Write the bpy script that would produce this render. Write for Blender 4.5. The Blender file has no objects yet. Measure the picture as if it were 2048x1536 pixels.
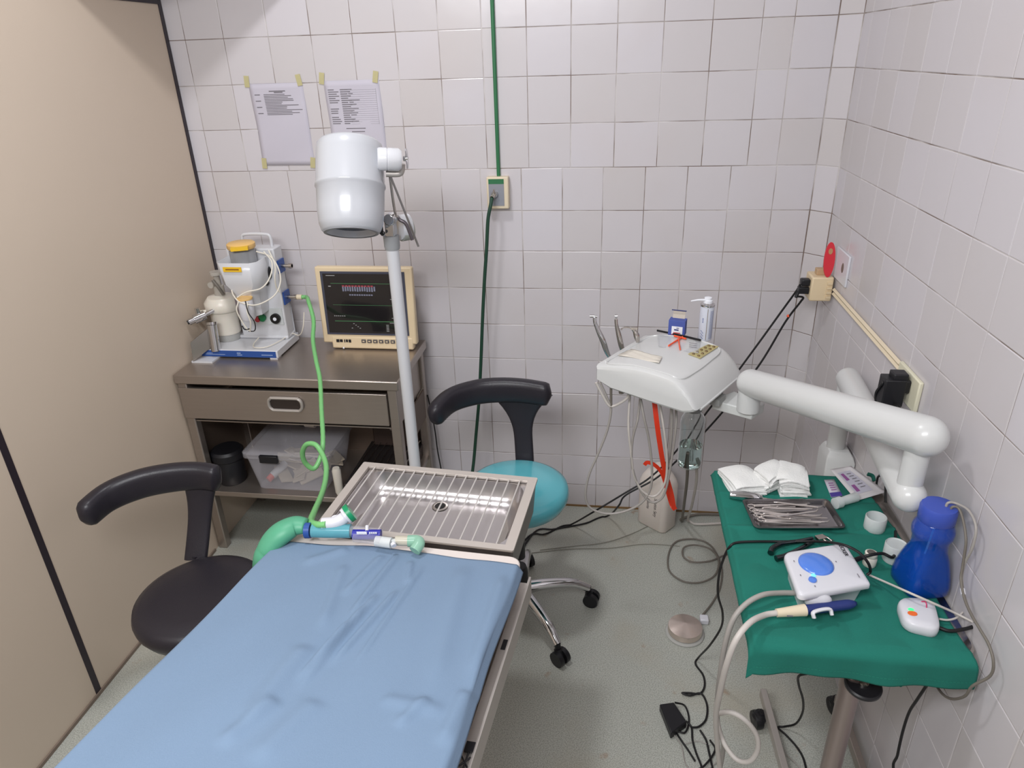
import bpy, bmesh, math, random
from mathutils import Vector, Matrix, Euler
random.seed(7)
R=math.radians
SC=bpy.context.scene
COL=SC.collection
V=Vector
# ---------------------------------------------------------------- camera
F_PX=1402.78; YAW,PITCH,ROLL=-0.15027,0.43891,-0.03351
CAM=V((0,-2.61315,1.83299))
fw=V((math.sin(YAW)*math.cos(PITCH),math.cos(YAW)*math.cos(PITCH),-math.sin(PITCH)))
rt=V((math.cos(YAW),-math.sin(YAW),0)); up=rt.cross(fw)
rt2=rt*math.cos(ROLL)+up*math.sin(ROLL); up2=-rt*math.sin(ROLL)+up*math.cos(ROLL)
cd=bpy.data.cameras.new('camera'); cam=bpy.data.objects.new('camera',cd); COL.objects.link(cam)
mw=Matrix((rt2,up2,-fw)).transposed().to_4x4(); mw.translation=CAM
cam.matrix_world=mw; cd.sensor_width=36; cd.lens=F_PX/2048*36; cd.clip_start=.02
SC.camera=cam
def P(u,v,x=None,y=None,z=None):
    """point of the room on the plane x=, y= or z= seen along a measured direction"""
    d=fw+rt2*((u-1024)/F_PX)-up2*((v-768)/F_PX)
    if x is not None: t=(x-CAM.x)/d.x
    elif y is not None: t=(y-CAM.y)/d.y
    else: t=(z-CAM.z)/d.z
    return CAM+d*t
# ---------------------------------------------------------------- world, lights, exposure
W=bpy.data.worlds.new('world'); SC.world=W; W.use_nodes=True
W.node_tree.nodes['Background'].inputs[0].default_value=(.8,.85,1,1); W.node_tree.nodes['Background'].inputs[1].default_value=.05
def area(name,loc,size,power,col,rot=(0,0,0),sy=None,spread=None):
    l=bpy.data.lights.new(name,'AREA'); l.energy=power; l.color=col
    l.size=size
    if sy: l.shape='RECTANGLE'; l.size_y=sy
    else: l.shape='DISK'
    o=bpy.data.objects.new(name,l); COL.objects.link(o); o.location=loc; o.rotation_euler=rot
    return o
area('key_lamp',(-.78,-1.15,3.15),.26,22,(.97,.97,1))
area('fill_light',(-.6,-2.9,2.5),1.3,58,(.97,.98,1),rot=(R(46),0,0),sy=.5)  # broad fill behind the camera, added to brighten the middle of the walls
SC.view_settings.view_transform='Standard'; SC.view_settings.look='None'
SC.view_settings.exposure=-.25; SC.view_settings.gamma=1
# ---------------------------------------------------------------- materials
def sr(r,g,b):
    f=lambda c:(c/255/12.92) if c/255<=.04045 else ((c/255+.055)/1.055)**2.4
    return (f(r),f(g),f(b),1)
MATS={}
def mat(name,rgb=(200,200,200),rough=.5,metal=0,trans=0,ior=1.45,emit=None,es=1,var=0,vs=12,bump=0,bs=60,alpha=1,coat=0,sss=0,aniso=0,stretch=None):
    if name in MATS: return MATS[name]
    m=bpy.data.materials.new(name); m.use_nodes=True; nt=m.node_tree; b=nt.nodes['Principled BSDF']
    c=sr(*rgb); b.inputs['Base Color'].default_value=c; b.inputs['Roughness'].default_value=rough; b.inputs['Metallic'].default_value=metal
    b.inputs['Transmission Weight'].default_value=trans; b.inputs['IOR'].default_value=ior; b.inputs['Alpha'].default_value=alpha
    b.inputs['Coat Weight'].default_value=coat
    if sss: b.inputs['Subsurface Weight'].default_value=sss; b.inputs['Subsurface Scale'].default_value=.01
    if emit: b.inputs['Emission Color'].default_value=sr(*emit); b.inputs['Emission Strength'].default_value=es
    tc=nt.nodes.new('ShaderNodeTexCoord'); src=tc.outputs['Object']
    if stretch:
        mp=nt.nodes.new('ShaderNodeMapping'); mp.inputs['Scale'].default_value=stretch; nt.links.new(src,mp.inputs[0]); src=mp.outputs[0]
    n=nt.nodes.new('ShaderNodeTexNoise'); n.inputs['Scale'].default_value=vs; n.inputs['Detail'].default_value=5; nt.links.new(src,n.inputs['Vector'])
    mx=nt.nodes.new('ShaderNodeMix'); mx.data_type='RGBA'; v=max(var,.02)
    mx.inputs[6].default_value=tuple(x*(1-v) for x in c[:3])+(1,); mx.inputs[7].default_value=tuple(min(1,x*(1+v)) for x in c[:3])+(1,)
    nt.links.new(n.outputs['Fac'],mx.inputs[0]); nt.links.new(mx.outputs[2],b.inputs['Base Color'])
    if bump:
        n2=nt.nodes.new('ShaderNodeTexNoise'); n2.inputs['Scale'].default_value=bs; n2.inputs['Detail'].default_value=4; nt.links.new(src,n2.inputs['Vector'])
        bp=nt.nodes.new('ShaderNodeBump'); bp.inputs['Strength'].default_value=bump; bp.inputs['Distance'].default_value=.004
        nt.links.new(n2.outputs['Fac'],bp.inputs['Height']); nt.links.new(bp.outputs[0],b.inputs['Normal'])
    MATS[name]=m; return m
def tile_mat(name,rgb,var):
    m=mat(name,rgb,rough=.22); nt=m.node_tree; b=nt.nodes['Principled BSDF']
    g=nt.nodes.new('ShaderNodeNewGeometry'); mx=nt.nodes.new('ShaderNodeMix'); mx.data_type='RGBA'
    c=sr(*rgb); mx.inputs[6].default_value=(c[0]*(1-var)*1.0,c[1]*(1-var)*.99,c[2]*(1-var)*.97,1); mx.inputs[7].default_value=(c[0]*(1+var)*1.0,c[1]*(1+var),c[2]*(1+var)*1.02,1)
    nt.links.new(g.outputs['Random Per Island'],mx.inputs[0])
    # grime that gathers in patches
    tc=nt.nodes.new('ShaderNodeTexCoord'); n=nt.nodes.new('ShaderNodeTexNoise'); n.inputs['Scale'].default_value=2.3; n.inputs['Detail'].default_value=6
    nt.links.new(tc.outputs['Object'],n.inputs['Vector'])
    r=nt.nodes.new('ShaderNodeMapRange'); r.inputs[1].default_value=.5; r.inputs[2].default_value=.75; r.inputs[4].default_value=.18; nt.links.new(n.outputs['Fac'],r.inputs[0])
    m2=nt.nodes.new('ShaderNodeMix'); m2.data_type='RGBA'; m2.inputs[7].default_value=sr(196,182,172); nt.links.new(r.outputs[0],m2.inputs[0]); nt.links.new(mx.outputs[2],m2.inputs[6])
    nt.links.new(m2.outputs[2],b.inputs['Base Color'])
    n2=nt.nodes.new('ShaderNodeTexNoise'); n2.inputs['Scale'].default_value=9; nt.links.new(tc.outputs['Object'],n2.inputs['Vector'])
    bp=nt.nodes.new('ShaderNodeBump'); bp.inputs['Strength'].default_value=.06; bp.inputs['Distance'].default_value=.01; nt.links.new(n2.outputs['Fac'],bp.inputs['Height']); nt.links.new(bp.outputs[0],b.inputs['Normal'])
    return m
TILE=tile_mat('glazed_tile',(203,199,202),.03)
def grout_mat():
    m=mat('grout',(150,140,130),rough=.9); nt=m.node_tree; b=nt.nodes['Principled BSDF']
    tc=nt.nodes.new('ShaderNodeTexCoord'); n=nt.nodes.new('ShaderNodeTexNoise'); n.inputs['Scale'].default_value=5; n.inputs['Detail'].default_value=6; nt.links.new(tc.outputs['Object'],n.inputs['Vector'])
    cr=nt.nodes.new('ShaderNodeValToRGB'); cr.color_ramp.elements[0].position=.4; cr.color_ramp.elements[0].color=sr(120,104,94); cr.color_ramp.elements[1].position=.6; cr.color_ramp.elements[1].color=sr(205,200,198)
    nt.links.new(n.outputs['Fac'],cr.inputs[0]); nt.links.new(cr.outputs[0],b.inputs['Base Color']); return m
GROUT=grout_mat()
def floor_mat():
    m=mat('terrazzo_floor',(172,174,164),rough=.42); nt=m.node_tree; b=nt.nodes['Principled BSDF']
    tc=nt.nodes.new('ShaderNodeTexCoord')
    def noise(s,d=4):
        n=nt.nodes.new('ShaderNodeTexNoise'); n.inputs['Scale'].default_value=s; n.inputs['Detail'].default_value=d; nt.links.new(tc.outputs['Object'],n.inputs['Vector']); return n.outputs['Fac']
    cr=nt.nodes.new('ShaderNodeValToRGB'); e=cr.color_ramp.elements; e[0].position=.38; e[0].color=sr(150,152,144); e[1].position=.58; e[1].color=sr(186,188,180)
    nt.links.new(noise(300,6),cr.inputs[0])
    m1=nt.nodes.new('ShaderNodeMix'); m1.data_type='RGBA'; m1.inputs[7].default_value=sr(170,160,140)
    r=nt.nodes.new('ShaderNodeMapRange'); r.inputs[1].default_value=.52; r.inputs[2].default_value=.8; r.inputs[4].default_value=.7; nt.links.new(noise(2.6,7),r.inputs[0])
    nt.links.new(r.outputs[0],m1.inputs[0]); nt.links.new(cr.outputs[0],m1.inputs[6])
    m2=nt.nodes.new('ShaderNodeMix'); m2.data_type='RGBA'; m2.inputs[7].default_value=sr(150,112,80)
    r2=nt.nodes.new('ShaderNodeMapRange'); r2.inputs[1].default_value=.66; r2.inputs[2].default_value=.74; r2.inputs[4].default_value=.55; nt.links.new(noise(11,4),r2.inputs[0])
    nt.links.new(r2.outputs[0],m2.inputs[0]); nt.links.new(m1.outputs[2],m2.inputs[6]); nt.links.new(m2.outputs[2],b.inputs['Base Color'])
    bp=nt.nodes.new('ShaderNodeBump'); bp.inputs['Strength'].default_value=.1; bp.inputs['Distance'].default_value=.002; nt.links.new(noise(90),bp.inputs['Height']); nt.links.new(bp.outputs[0],b.inputs['Normal'])
    return m
FLOOR=floor_mat()
CREAM=mat('cream_laminate',(206,190,172),rough=.38,var=.03,vs=3)
BLACKTRIM=mat('black_trim',(42,34,42),rough=.35)
STEEL=mat('brushed_steel',(176,166,158),rough=.33,metal=.85,var=.06,vs=8,bump=.05,bs=200,stretch=(1,30,30))
STEEL2=mat('satin_steel',(190,184,178),rough=.24,metal=1,var=.05,vs=10)
DULL=mat('dull_steel',(196,190,184),rough=.5,metal=.75,var=.06,vs=10)
CHROME=mat('chrome',(214,214,216),rough=.08,metal=1)
WPAINT=mat('white_enamel',(208,209,213),rough=.22,coat=.3)
WPLAST=mat('white_plastic',(212,212,218),rough=.35)
GPLAST=mat('grey_plastic',(150,152,154),rough=.5)
DENT=mat('dental_white',(206,207,206),rough=.28,coat=.2)
BEIGE=mat('beige_plastic',(222,202,168),rough=.45,var=.03)
IVORY=mat('ivory_plastic',(220,206,180),rough=.45)
IVORY2=mat('pale_ivory_plastic',(218,214,190),rough=.45)
BLKV=mat('black_vinyl',(36,33,40),rough=.38,bump=.1,bs=300)
BLKP=mat('black_plastic',(26,26,30),rough=.4)
BLKC=mat('black_rubber_cable',(24,23,25),rough=.5)
TEAL=mat('teal_vinyl',(88,172,184),rough=.2,coat=.3)
BLUECLOTH=mat('blue_drape_fabric',(116,138,163),rough=.9,var=.03,vs=5,bump=.12,bs=400)
GREENCLOTH=mat('green_surgical_cloth',(26,112,98),rough=.95,var=.06,vs=6,bump=.2,bs=500)
CREAMPAD=mat('cream_pad',(222,212,206),rough=.6,var=.03)
SCREEN=mat('dark_screen',(30,28,30),rough=.12,coat=.5)
GHOSE=mat('light_green_hose',(122,190,120),rough=.35,sss=.1)
DGREEN=mat('dark_green_paint',(46,110,72),rough=.4)
DGHOSE=mat('dark_green_rubber',(30,66,50),rough=.5)
GTUBE=mat('grey_tube',(160,155,150),rough=.45)
GTUBE2=mat('pale_grey_tube',(196,190,184),rough=.45)
DKTUBE=mat('dark_grey_tube',(112,106,98),rough=.5)
GLASS=mat('clear_glass',(245,250,250),rough=.02,trans=1,ior=1.45)
CLEAR=mat('clear_plastic',(215,213,220),rough=.15,alpha=.22)
FROST=mat('frosted_plastic',(232,236,236),rough=.35,trans=.35,ior=1.3)
WATER=mat('water',(225,245,240),rough=.0,trans=1,ior=1.33)
REDS=mat('red_rubber',(222,58,28),rough=.4)
RED=mat('red_plastic',(214,52,64),rough=.4)
ORANGE=mat('orange_plastic',(240,96,60),rough=.45)
NAVY=mat('navy_plastic',(36,50,110),rough=.35)
BLUE=mat('blue_plastic',(62,84,176),rough=.35)
BLUEL=mat('blue_label',(44,80,150),rough=.4)
BLUEGL=mat('blue_translucent',(18,78,190),rough=.08,alpha=.42,coat=.5)
BLUEWATER=mat('blue_liquid',(10,84,120),rough=.1,alpha=.8)
BLUEDOME=mat('blue_dome',(84,130,220),rough=.2,coat=.6)
PAPER=mat('paper',(196,192,203),rough=.85,var=.02)
INK=mat('printed_grey_ink',(120,116,122),rough=.9)
DINK=mat('dark_ink',(46,44,50),rough=.8)
WINK=mat('white_print',(230,232,238),rough=.7)
TAPE=mat('yellow_tape',(206,198,150),rough=.6,alpha=.75)
GAUZE=mat('white_gauze',(236,236,234),rough=1,bump=.5,bs=300)
YELLOW=mat('yellow_label',(236,190,40),rough=.5)
YCAP=mat('yellow_cap',(232,190,120),rough=.45)
CANW=mat('ivory_canister',(226,220,208),rough=.3,sss=.1)
WHWIRE=mat('white_wire',(226,220,206),rough=.5)
GREENB=mat('green_bag_rubber',(84,160,126),rough=.45,var=.05,vs=20)
AQUA=mat('aqua_plastic',(110,182,196),rough=.2,trans=.3,ior=1.3)
MINT=mat('mint_plastic',(160,208,184),rough=.25,trans=.3,ior=1.3)
KGREEN=mat('green_plastic',(24,140,92),rough=.35)
LED=mat('green_led',(60,240,120),rough=.4,emit=(60,240,120),es=1.5)
TEALLED=mat('cyan_led',(110,235,235),rough=.4,emit=(110,235,235),es=1.0)
JUG=mat('white_jug_plastic',(228,218,210),rough=.45,var=.04,vs=6,sss=.1)
GOLD=mat('pale_gold_foil',(214,200,140),rough=.3,metal=.6,var=.12,vs=80)
PINKINK=mat('purple_print',(150,90,150),rough=.8)
BROWN=mat('brown_dark_plastic',(70,56,50),rough=.5)
# ---------------------------------------------------------------- helpers
ROOT={}
class MB:
    def __init__(s): s.bm=bmesh.new()
    def add(s,verts,faces,mi=0):
        vs=[s.bm.verts.new(v) for v in verts]
        for f in faces:
            try: q=s.bm.faces.new([vs[i] for i in f]); q.material_index=mi
            except ValueError: pass
        return vs
    def box(s,c,d,M=None,mi=0):
        """box centred at c with full sizes d, M optional rotation"""
        x,y,z=[k/2 for k in d]; pts=[V((i*x,j*y,k*z)) for i in(-1,1) for j in(-1,1) for k in(-1,1)]
        if M is not None: pts=[M@p for p in pts]
        pts=[p+V(c) for p in pts]
        s.add(pts,[(0,1,3,2),(4,6,7,5),(0,4,5,1),(2,3,7,6),(0,2,6,4),(1,5,7,3)],mi); return s
    def bb(s,a,b,mi=0):
        a=V(a);b=V(b); return s.box((a+b)/2,[abs(q) for q in (b-a)],mi=mi)
    def rings(s,rings,cap0=True,cap1=True,mi=0,close=True):
        n=len(rings[0]); ids=[[s.bm.verts.new(p) for p in r] for r in rings]
        for a,b in zip(ids[:-1],ids[1:]):
            for i in range(n if close else n-1):
                j=(i+1)%n
                try: f=s.bm.faces.new([a[i],a[j],b[j],b[i]]); f.material_index=mi
                except ValueError: pass
        if cap0:
            try: s.bm.faces.new(ids[0][::-1]).material_index=mi
            except ValueError: pass
        if cap1:
            try: s.bm.faces.new(ids[-1]).material_index=mi
            except ValueError: pass
        return s
    def lathe(s,prof,o=(0,0,0),ax=(0,0,1),seg=32,mi=0,cap0=True,cap1=True,sx=1,sy=1,rz=0):
        """prof: list of (r,h) along axis"""
        ax=V(ax).normalized(); q=V((0,0,1)).rotation_difference(ax).to_matrix(); o=V(o); Rz=Matrix.Rotation(rz,3,'Z')
        rr=[]
        for r,h in prof:
            r=max(r,1e-4)
            rr.append([o+q@(Rz@V((r*math.cos(2*math.pi*i/seg)*sx,r*math.sin(2*math.pi*i/seg)*sy,h))) for i in range(seg)])
        return s.rings(rr,cap0,cap1,mi)
    def cyl(s,a,b,r,r2=None,seg=20,mi=0):
        a=V(a);b=V(b); L=(b-a).length
        return s.lathe([(r,0),(r if r2 is None else r2,L)],a,b-a,seg,mi)
    def sph(s,c,r,seg=20,n=10,d=(1,1,1),mi=0):
        rr=[]
        for k in range(n+1):
            t=-math.pi/2+math.pi*k/n; q=max(math.cos(t),1e-3)
            rr.append([V(c)+V((r*q*math.cos(2*math.pi*i/seg)*d[0],r*q*math.sin(2*math.pi*i/seg)*d[1],r*math.sin(t)*d[2])) for i in range(seg)])
        return s.rings(rr,mi=mi)
    def tube(s,pts,r,seg=10,n=6,closed=False,mi=0,smooth=True,flat=None,rib=0,cap=True,rf=None):
        pts=[V(p) for p in pts]
        if smooth: pts=spline(pts,n,closed)
        for p in pts:
            if p.z<r*.95 and r<.01: p.z=r*.95
        N=len(pts); rr=[]; prev=None
        for i,p in enumerate(pts):
            if closed: t=pts[(i+1)%N]-pts[i-1]
            else: t=pts[min(i+1,N-1)]-pts[max(i-1,0)]
            if t.length<1e-9: t=V((0,0,1))
            t.normalize()
            if prev is None:
                a=V((0,0,1)) if abs(t.z)<.9 else V((1,0,0)); nrm=(a-t*a.dot(t)).normalized()
            else:
                nrm=prev-t*prev.dot(t)
                nrm=nrm.normalized() if nrm.length>1e-6 else V((1,0,0))
            prev=nrm; bi=t.cross(nrm); q=r
            if rib: q=r*(1+rib*(1 if i%2 else -1))
            if rf: q=r*rf(i/(N-1))
            fx=flat or (1,1)
            rr.append([p+nrm*(q*fx[0]*math.cos(2*math.pi*k/seg))+bi*(q*fx[1]*math.sin(2*math.pi*k/seg)) for k in range(seg)])
        if closed: rr.append(rr[0]); cap=False
        s.rings(rr,cap,cap,mi); return s
    def prism(s,poly,h,o=(0,0,0),M=None,mi=0):
        """poly: list of 2D pts; extruded along local z by h"""
        M=M or Matrix.Identity(3); o=V(o)
        return s.rings([[o+M@V((p[0],p[1],0)) for p in poly],[o+M@V((p[0],p[1],h)) for p in poly]],mi=mi)
    def grid(s,fn,nu,nv,mi=0):
        ids=[[s.bm.verts.new(fn(i/nu,j/nv)) for j in range(nv+1)] for i in range(nu+1)]
        for i in range(nu):
            for j in range(nv):
                f=s.bm.faces.new([ids[i][j],ids[i+1][j],ids[i+1][j+1],ids[i][j+1]]); f.material_index=mi
        return s
def spline(pts,n,closed=False):
    out=[]; N=len(pts)
    if N<3 and not closed:
        return [pts[0].lerp(pts[-1],k/n) for k in range(n+1)]
    rng=range(N) if closed else range(N-1)
    for i in rng:
        if closed: a,b,c,d=pts[i-1],pts[i],pts[(i+1)%N],pts[(i+2)%N]
        else:
            b,c=pts[i],pts[i+1]; a=pts[i-1] if i>0 else b*2-c; d=pts[i+2] if i+2<N else c*2-b
        for k in range(n):
            t=k/n; out.append(.5*((2*b)+(c-a)*t+(2*a-5*b+4*c-d)*t*t+(3*b-a-3*c+d)*t**3))
    if not closed: out.append(pts[-1])
    return out
def obj(name,mb,m,parent=None,bevel=0,seg=2,sharp=40,solid=0,sub=0,label=None,world=True,offset=0):
    """one mesh object; geometry written in room coordinates is moved into its parent's frame"""
    bm=mb.bm if isinstance(mb,MB) else mb
    bmesh.ops.remove_doubles(bm,verts=bm.verts,dist=1e-6)
    bmesh.ops.recalc_face_normals(bm,faces=bm.faces)
    if parent is not None:
        Mx=ROOT[parent.name]
        if world: bmesh.ops.transform(bm,matrix=Mx.inverted(),verts=bm.verts)
    me=bpy.data.meshes.new(name); bm.to_mesh(me); bm.free()
    for mm in (m if isinstance(m,(list,tuple)) else [m]): me.materials.append(mm)
    me.shade_smooth()
    for pl_ in me.polygons:
        if len(pl_.vertices)>7: pl_.use_smooth=False
    try: me.set_sharp_from_angle(angle=R(sharp))
    except Exception: pass
    o=bpy.data.objects.new(name,me); COL.objects.link(o)
    if parent is not None:
        o.parent=parent; ROOT[o.name]=ROOT[parent.name]
    else: ROOT[o.name]=Matrix.Identity(4)
    if solid: md=o.modifiers.new('solid','SOLIDIFY'); md.thickness=solid; md.offset=offset
    if bevel: md=o.modifiers.new('bevel','BEVEL'); md.width=bevel; md.segments=seg; md.limit_method='ANGLE'; md.angle_limit=R(35)
    if sub: md=o.modifiers.new('sub','SUBSURF'); md.levels=sub; md.render_levels=sub
    if label: o['label']=label
    return o
def tag(o,label,cat,group=None,kind=None):
    o['label']=label; o['category']=cat
    if group: o['group']=group
    if kind: o['kind']=kind
    return o
def thing(name,label,cat,loc=(0,0,0),rz=0,group=None):
    o=bpy.data.objects.new(name,None); COL.objects.link(o); o.empty_display_size=.05
    o.location=loc; o.rotation_euler=(0,0,rz); tag(o,label,cat,group)
    ROOT[o.name]=Matrix.Translation(V(loc))@Matrix.Rotation(rz,4,'Z'); return o
def solo(name,mb,m,label,cat,group=None,**k):
    return tag(obj(name,mb,m,**k),label,cat,group)
def struct(name,mb,m,**k):
    o=obj(name,mb,m,**k); o['kind']='structure'; return o
def text(name,s,size,M,m,parent,thick=.0004,sx=1):
    c=bpy.data.curves.new('t','FONT'); c.body=s; c.size=size; c.extrude=thick; c.align_x='CENTER'; c.align_y='CENTER'
    o=bpy.data.objects.new('t',c); COL.objects.link(o); bpy.context.view_layer.update()
    me=bpy.data.meshes.new_from_object(o.evaluated_get(bpy.context.evaluated_depsgraph_get()))
    bpy.data.objects.remove(o); bm=bmesh.new(); bm.from_mesh(me); bpy.data.meshes.remove(me)
    bmesh.ops.transform(bm,matrix=M@Matrix.Diagonal((sx,1,1,1)),verts=bm.verts)
    return obj(name,bm,m,parent)
def frame(o,x,y):
    x=V(x).normalized(); y=V(y); z=x.cross(y).normalized(); y=z.cross(x)
    M=Matrix((x,y,z)).transposed().to_4x4(); M.translation=V(o); return M
def rrect(w,h,r,n=5,cx=0,cy=0):
    out=[]
    for (sx,sy,a0) in ((1,1,0),(-1,1,90),(-1,-1,180),(1,-1,270)):
        for k in range(n+1):
            a=R(a0+90*k/n); out.append((cx+sx*(w/2-r)+r*math.cos(a),cy+sy*(h/2-r)+r*math.sin(a)))
    return out
def smooth01(t): t=max(0,min(1,t)); return t*t*(3-2*t)
# ================================================================ THE ROOM
RX=.745; LX=-1.60; YF=-3.7; ZC=3.2
CH=.06
m=MB(); m.bb((LX-.6,YF-.05,-.05),(RX+.05,.05,0)); struct('floor',m,FLOOR)
m=MB(); m.bb((LX-.6,YF-.05,ZC),(RX+.05,.05,ZC+.05)); struct('ceiling',m,mat('ceiling_paint',(222,220,216),rough=.9))
ROWS=[0,.114,.261,.410,.557,.707,.856,1.007,1.154,1.306,1.459,1.609,1.763,1.915,2.067,2.22,2.37,2.52,2.67,2.82,2.97,3.12,3.2]
def tiles(mb,fn,us,rows,g=.0011,d=.0014):
    """raised glazed tiles; fn(u,z,depth) -> point"""
    for i in range(len(us)-1):
        for j in range(len(rows)-1):
            a,b,c,e=us[i]+g,us[i+1]-g,rows[j]+g,rows[j+1]-g
            if b-a<.004 or e-c<.004: continue
            bv=.0016; t=[random.uniform(-.0005,.0005) for _ in range(4)]
            lo=[fn(a,c,0),fn(b,c,0),fn(b,e,0),fn(a,e,0)]
            md=[fn(a+.0002,c+.0002,d*.6),fn(b-.0002,c+.0002,d*.6),fn(b-.0002,e-.0002,d*.6),fn(a+.0002,e-.0002,d*.6)]
            hi=[fn(a+bv,c+bv,d+t[0]),fn(b-bv,c+bv,d+t[1]),fn(b-bv,e-bv,d+t[2]),fn(a+bv,e-bv,d+t[3])]
            mb.rings([lo,md,hi],False,True,0)
UP=[LX-.55,-2.0,-1.84,-1.69,-1.537,-1.39,-1.222,-1.065,-.915,-.76,-.609,-.459,-.307,-.157,-.004,.146,.30,.455,.554,RX-CH]
LO=[LX-.55,-2.0,-1.84,-1.69,-1.538,-1.385,-1.232,-1.089,-.931,-.78,-.636,-.487,-.336,-.186,-.039,.109,.256,.403,.556,RX-CH]
m=MB()
tiles(m,lambda u,z,d:V((u,-d,z)),LO,ROWS[:11]); tiles(m,lambda u,z,d:V((u,-d,z)),UP,ROWS[10:])
m.bb((LX-.6,0,0),(RX-CH,.05,ZC),mi=1); struct('wall_back',m,[TILE,GROUT],sharp=3)
m=MB(); q=1/math.sqrt(2); L=CH*math.sqrt(2)
tiles(m,lambda u,z,d:V((RX-CH+u*q-d*q,-u*q-d*q,z)),[0.002,L-.002],ROWS)
m.prism([(RX-CH,0),(RX,-CH),(RX+.04,-CH),(RX+.04,.05),(RX-CH,.05)],ZC,mi=1); struct('wall_corner',m,[TILE,GROUT],sharp=3)
RC=[-CH-.001]+[-.144-.15*k for k in range(0,24)]; RC=[-c for c in RC if c>YF]+[-YF]
m=MB(); tiles(m,lambda u,z,d:V((RX-d,-u,z)),RC,ROWS); m.bb((RX,YF,0),(RX+.05,-CH,ZC),mi=1); struct('wall_right',m,[TILE,GROUT],sharp=3)
m=MB(); m.bb((LX-.6,YF-.05,0),(RX,YF,ZC)); struct('wall_front',m,mat('front_wall_paint',(214,210,206),rough=.8))
# partition of cream panels
m=MB(); m.bb((LX-.04,YF,0),(LX,-1.199,2.03)); m.bb((LX-.04,-1.177,0),(LX,-.022,2.03)); struct('wall_left',m,CREAM)
m=MB(); m.bb((LX-.042,-1.199,0),(LX+.0015,-1.177,2.03)); struct('trim_1',m,BLACKTRIM)
m=MB(); m.bb((LX-.042,-.022,0),(LX+.003,-.004,2.05)); struct('trim_2',m,BLACKTRIM)
m=MB(); m.bb((LX-.045,YF,2.03),(LX+.004,-.022,2.06)); struct('trim_3',m,BLACKTRIM)
m=MB(); m.bb((LX-.6,YF,0),(LX-.56,0,ZC)); struct('wall_beyond_partition',m,mat('far_wall_paint',(206,200,192),rough=.8))
m=MB(); m.bb((LX,YF,0),(LX+.006,-.46,.012)); struct('baseboard_left',m,mat('dirty_sealant',(126,112,100),rough=.8,var=.2,vs=30))
m=MB(); m.bb((LX+.01,-.004,0),(RX-CH,0,.009)); struct('baseboard_back',m,mat('brown_grime',(128,100,66),rough=.9,var=.3,vs=20))
# ================================================================ WALL FITTINGS
# taped papers
def paper(name,label,c,w,h,side):
    x0,z1=c; fn=lambda u,v:V((x0+u*w+ .004*math.sin(v*2),-.003-.0022*math.sin(u*3.1)*(.4+.6*v)-.0015*math.sin(v*9+u*4),z1-v*h))
    t=thing(name,label,'paper',(x0+w/2,-.002,z1-h),group='taped notices')
    obj('sheet',MB().grid(fn,12,16),PAPER,t,solid=.0003)
    m=MB(); random.seed(3+side)
    def st(u,v,du,dv):
        a=[fn(u,v),fn(u+du,v),fn(u+du,v+dv),fn(u,v+dv)]
        m.add([p+V((0,-.0009,0)) for p in a],[(0,1,2,3)])
    if side==0:
        st(.36,.085,.3,.012); st(.45,.1,.16,.012)
        for k in range(14):
            v=.125+k*.0185; st(.25,v,.30+random.random()*.38,.008)
            if k%4==0: st(.08,v,.1,.01)
    else:
        for k in range(17):
            v=.10+k*.025
            if random.random()<.85: st(.06,v,.10+random.random()*.1,.010)
            st(.28,v,.10+random.random()*.1,.011)
            if random.random()<.6: st(.42,v,.06+random.random()*.22,.008)
            st(.42,v+.012,.5,.0015)
        st(.92,.1,.003,.42); st(.30,.56,.36,.010); st(.40,.6,.24,.010); st(.36,.68,.34,.008)
    obj('printed_text',m,INK,t)
    for (u,v) in ((-.02,-.03),(.95,-.03),(.03,.97),(.97,.97)):
        p=fn(u,v); mm=MB(); mm.box(p+V((0,-.0022,0)),(.019,.0006,.038),Euler((0,R(random.uniform(-12,12)),0)).to_matrix()); obj('tape',mm,TAPE,t)
    return t
paper('paper_notice','white paper sheet with short block of text taped at four corners, blank lower half',(-1.325,1.765),.205,.285,0)
paper('paper_notice','white paper sheet with printed table taped to the tiles, partly behind the lamp head',(-1.040,1.768),.205,.285,1)
m=MB(); m.cyl((-.418,-.0085,1.432),(-.418,-.0085,ZC),.0068)
solo('green_pipe',m,DGREEN,'dark green painted pipe running straight up the tiled wall from the gas outlet','pipe')
t=thing('gas_outlet','cream wall box with grey plate, green band and hose connector','wall outlet',(-.42,0,1.32))
m=MB(); m.bb((-.46,-.035,1.32),(-.380,-.0,1.434)); obj('housing',m,IVORY,t,bevel=.004)
m=MB(); m.bb((-.452,-.037,1.332),(-.396,-.034,1.41)); obj('plate',m,mat('plate_grey',(150,152,160),rough=.35,metal=.3),t)
m=MB(); m.bb((-.452,-.0375,1.41),(-.396,-.034,1.427)); obj('green_band',m,DGREEN,t)
m=MB(); m.cyl((-.43,-.037,1.375),(-.43,-.052,1.375),.012); m.cyl((-.43,-.05,1.375),(-.436,-.07,1.366),.008); m.cyl((-.43,-.056,1.38),(-.43,-.056,1.395),.003); obj('connector',m,STEEL2,t)
text('lettering','OXYGEN',.008,frame((-.424,-.0378,1.418),(1,0,0),(0,0,1)),WINK,t) if False else None
pts=[(-.436,-.07,1.366),P(981,412,y=-.085),P(976,440,y=-.09),P(973,500,y=-.09),P(969,560,y=-.09),P(965,640,y=-.09),P(962,720,y=-.09),P(958,800,y=-.09),P(952,870,y=-.10),P(946,935,y=-.13),P(935,1000,y=-.2)]
pts+=[V((-.62,-.45,.02)),V((-.7,-.6,.01))]
m=MB(); m.tube(pts,.0066,n=8); solo('green_gas_hose',m,DGHOSE,'dark green rubber hose hanging from the cream gas outlet down behind the turquoise stool','hose')
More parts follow.
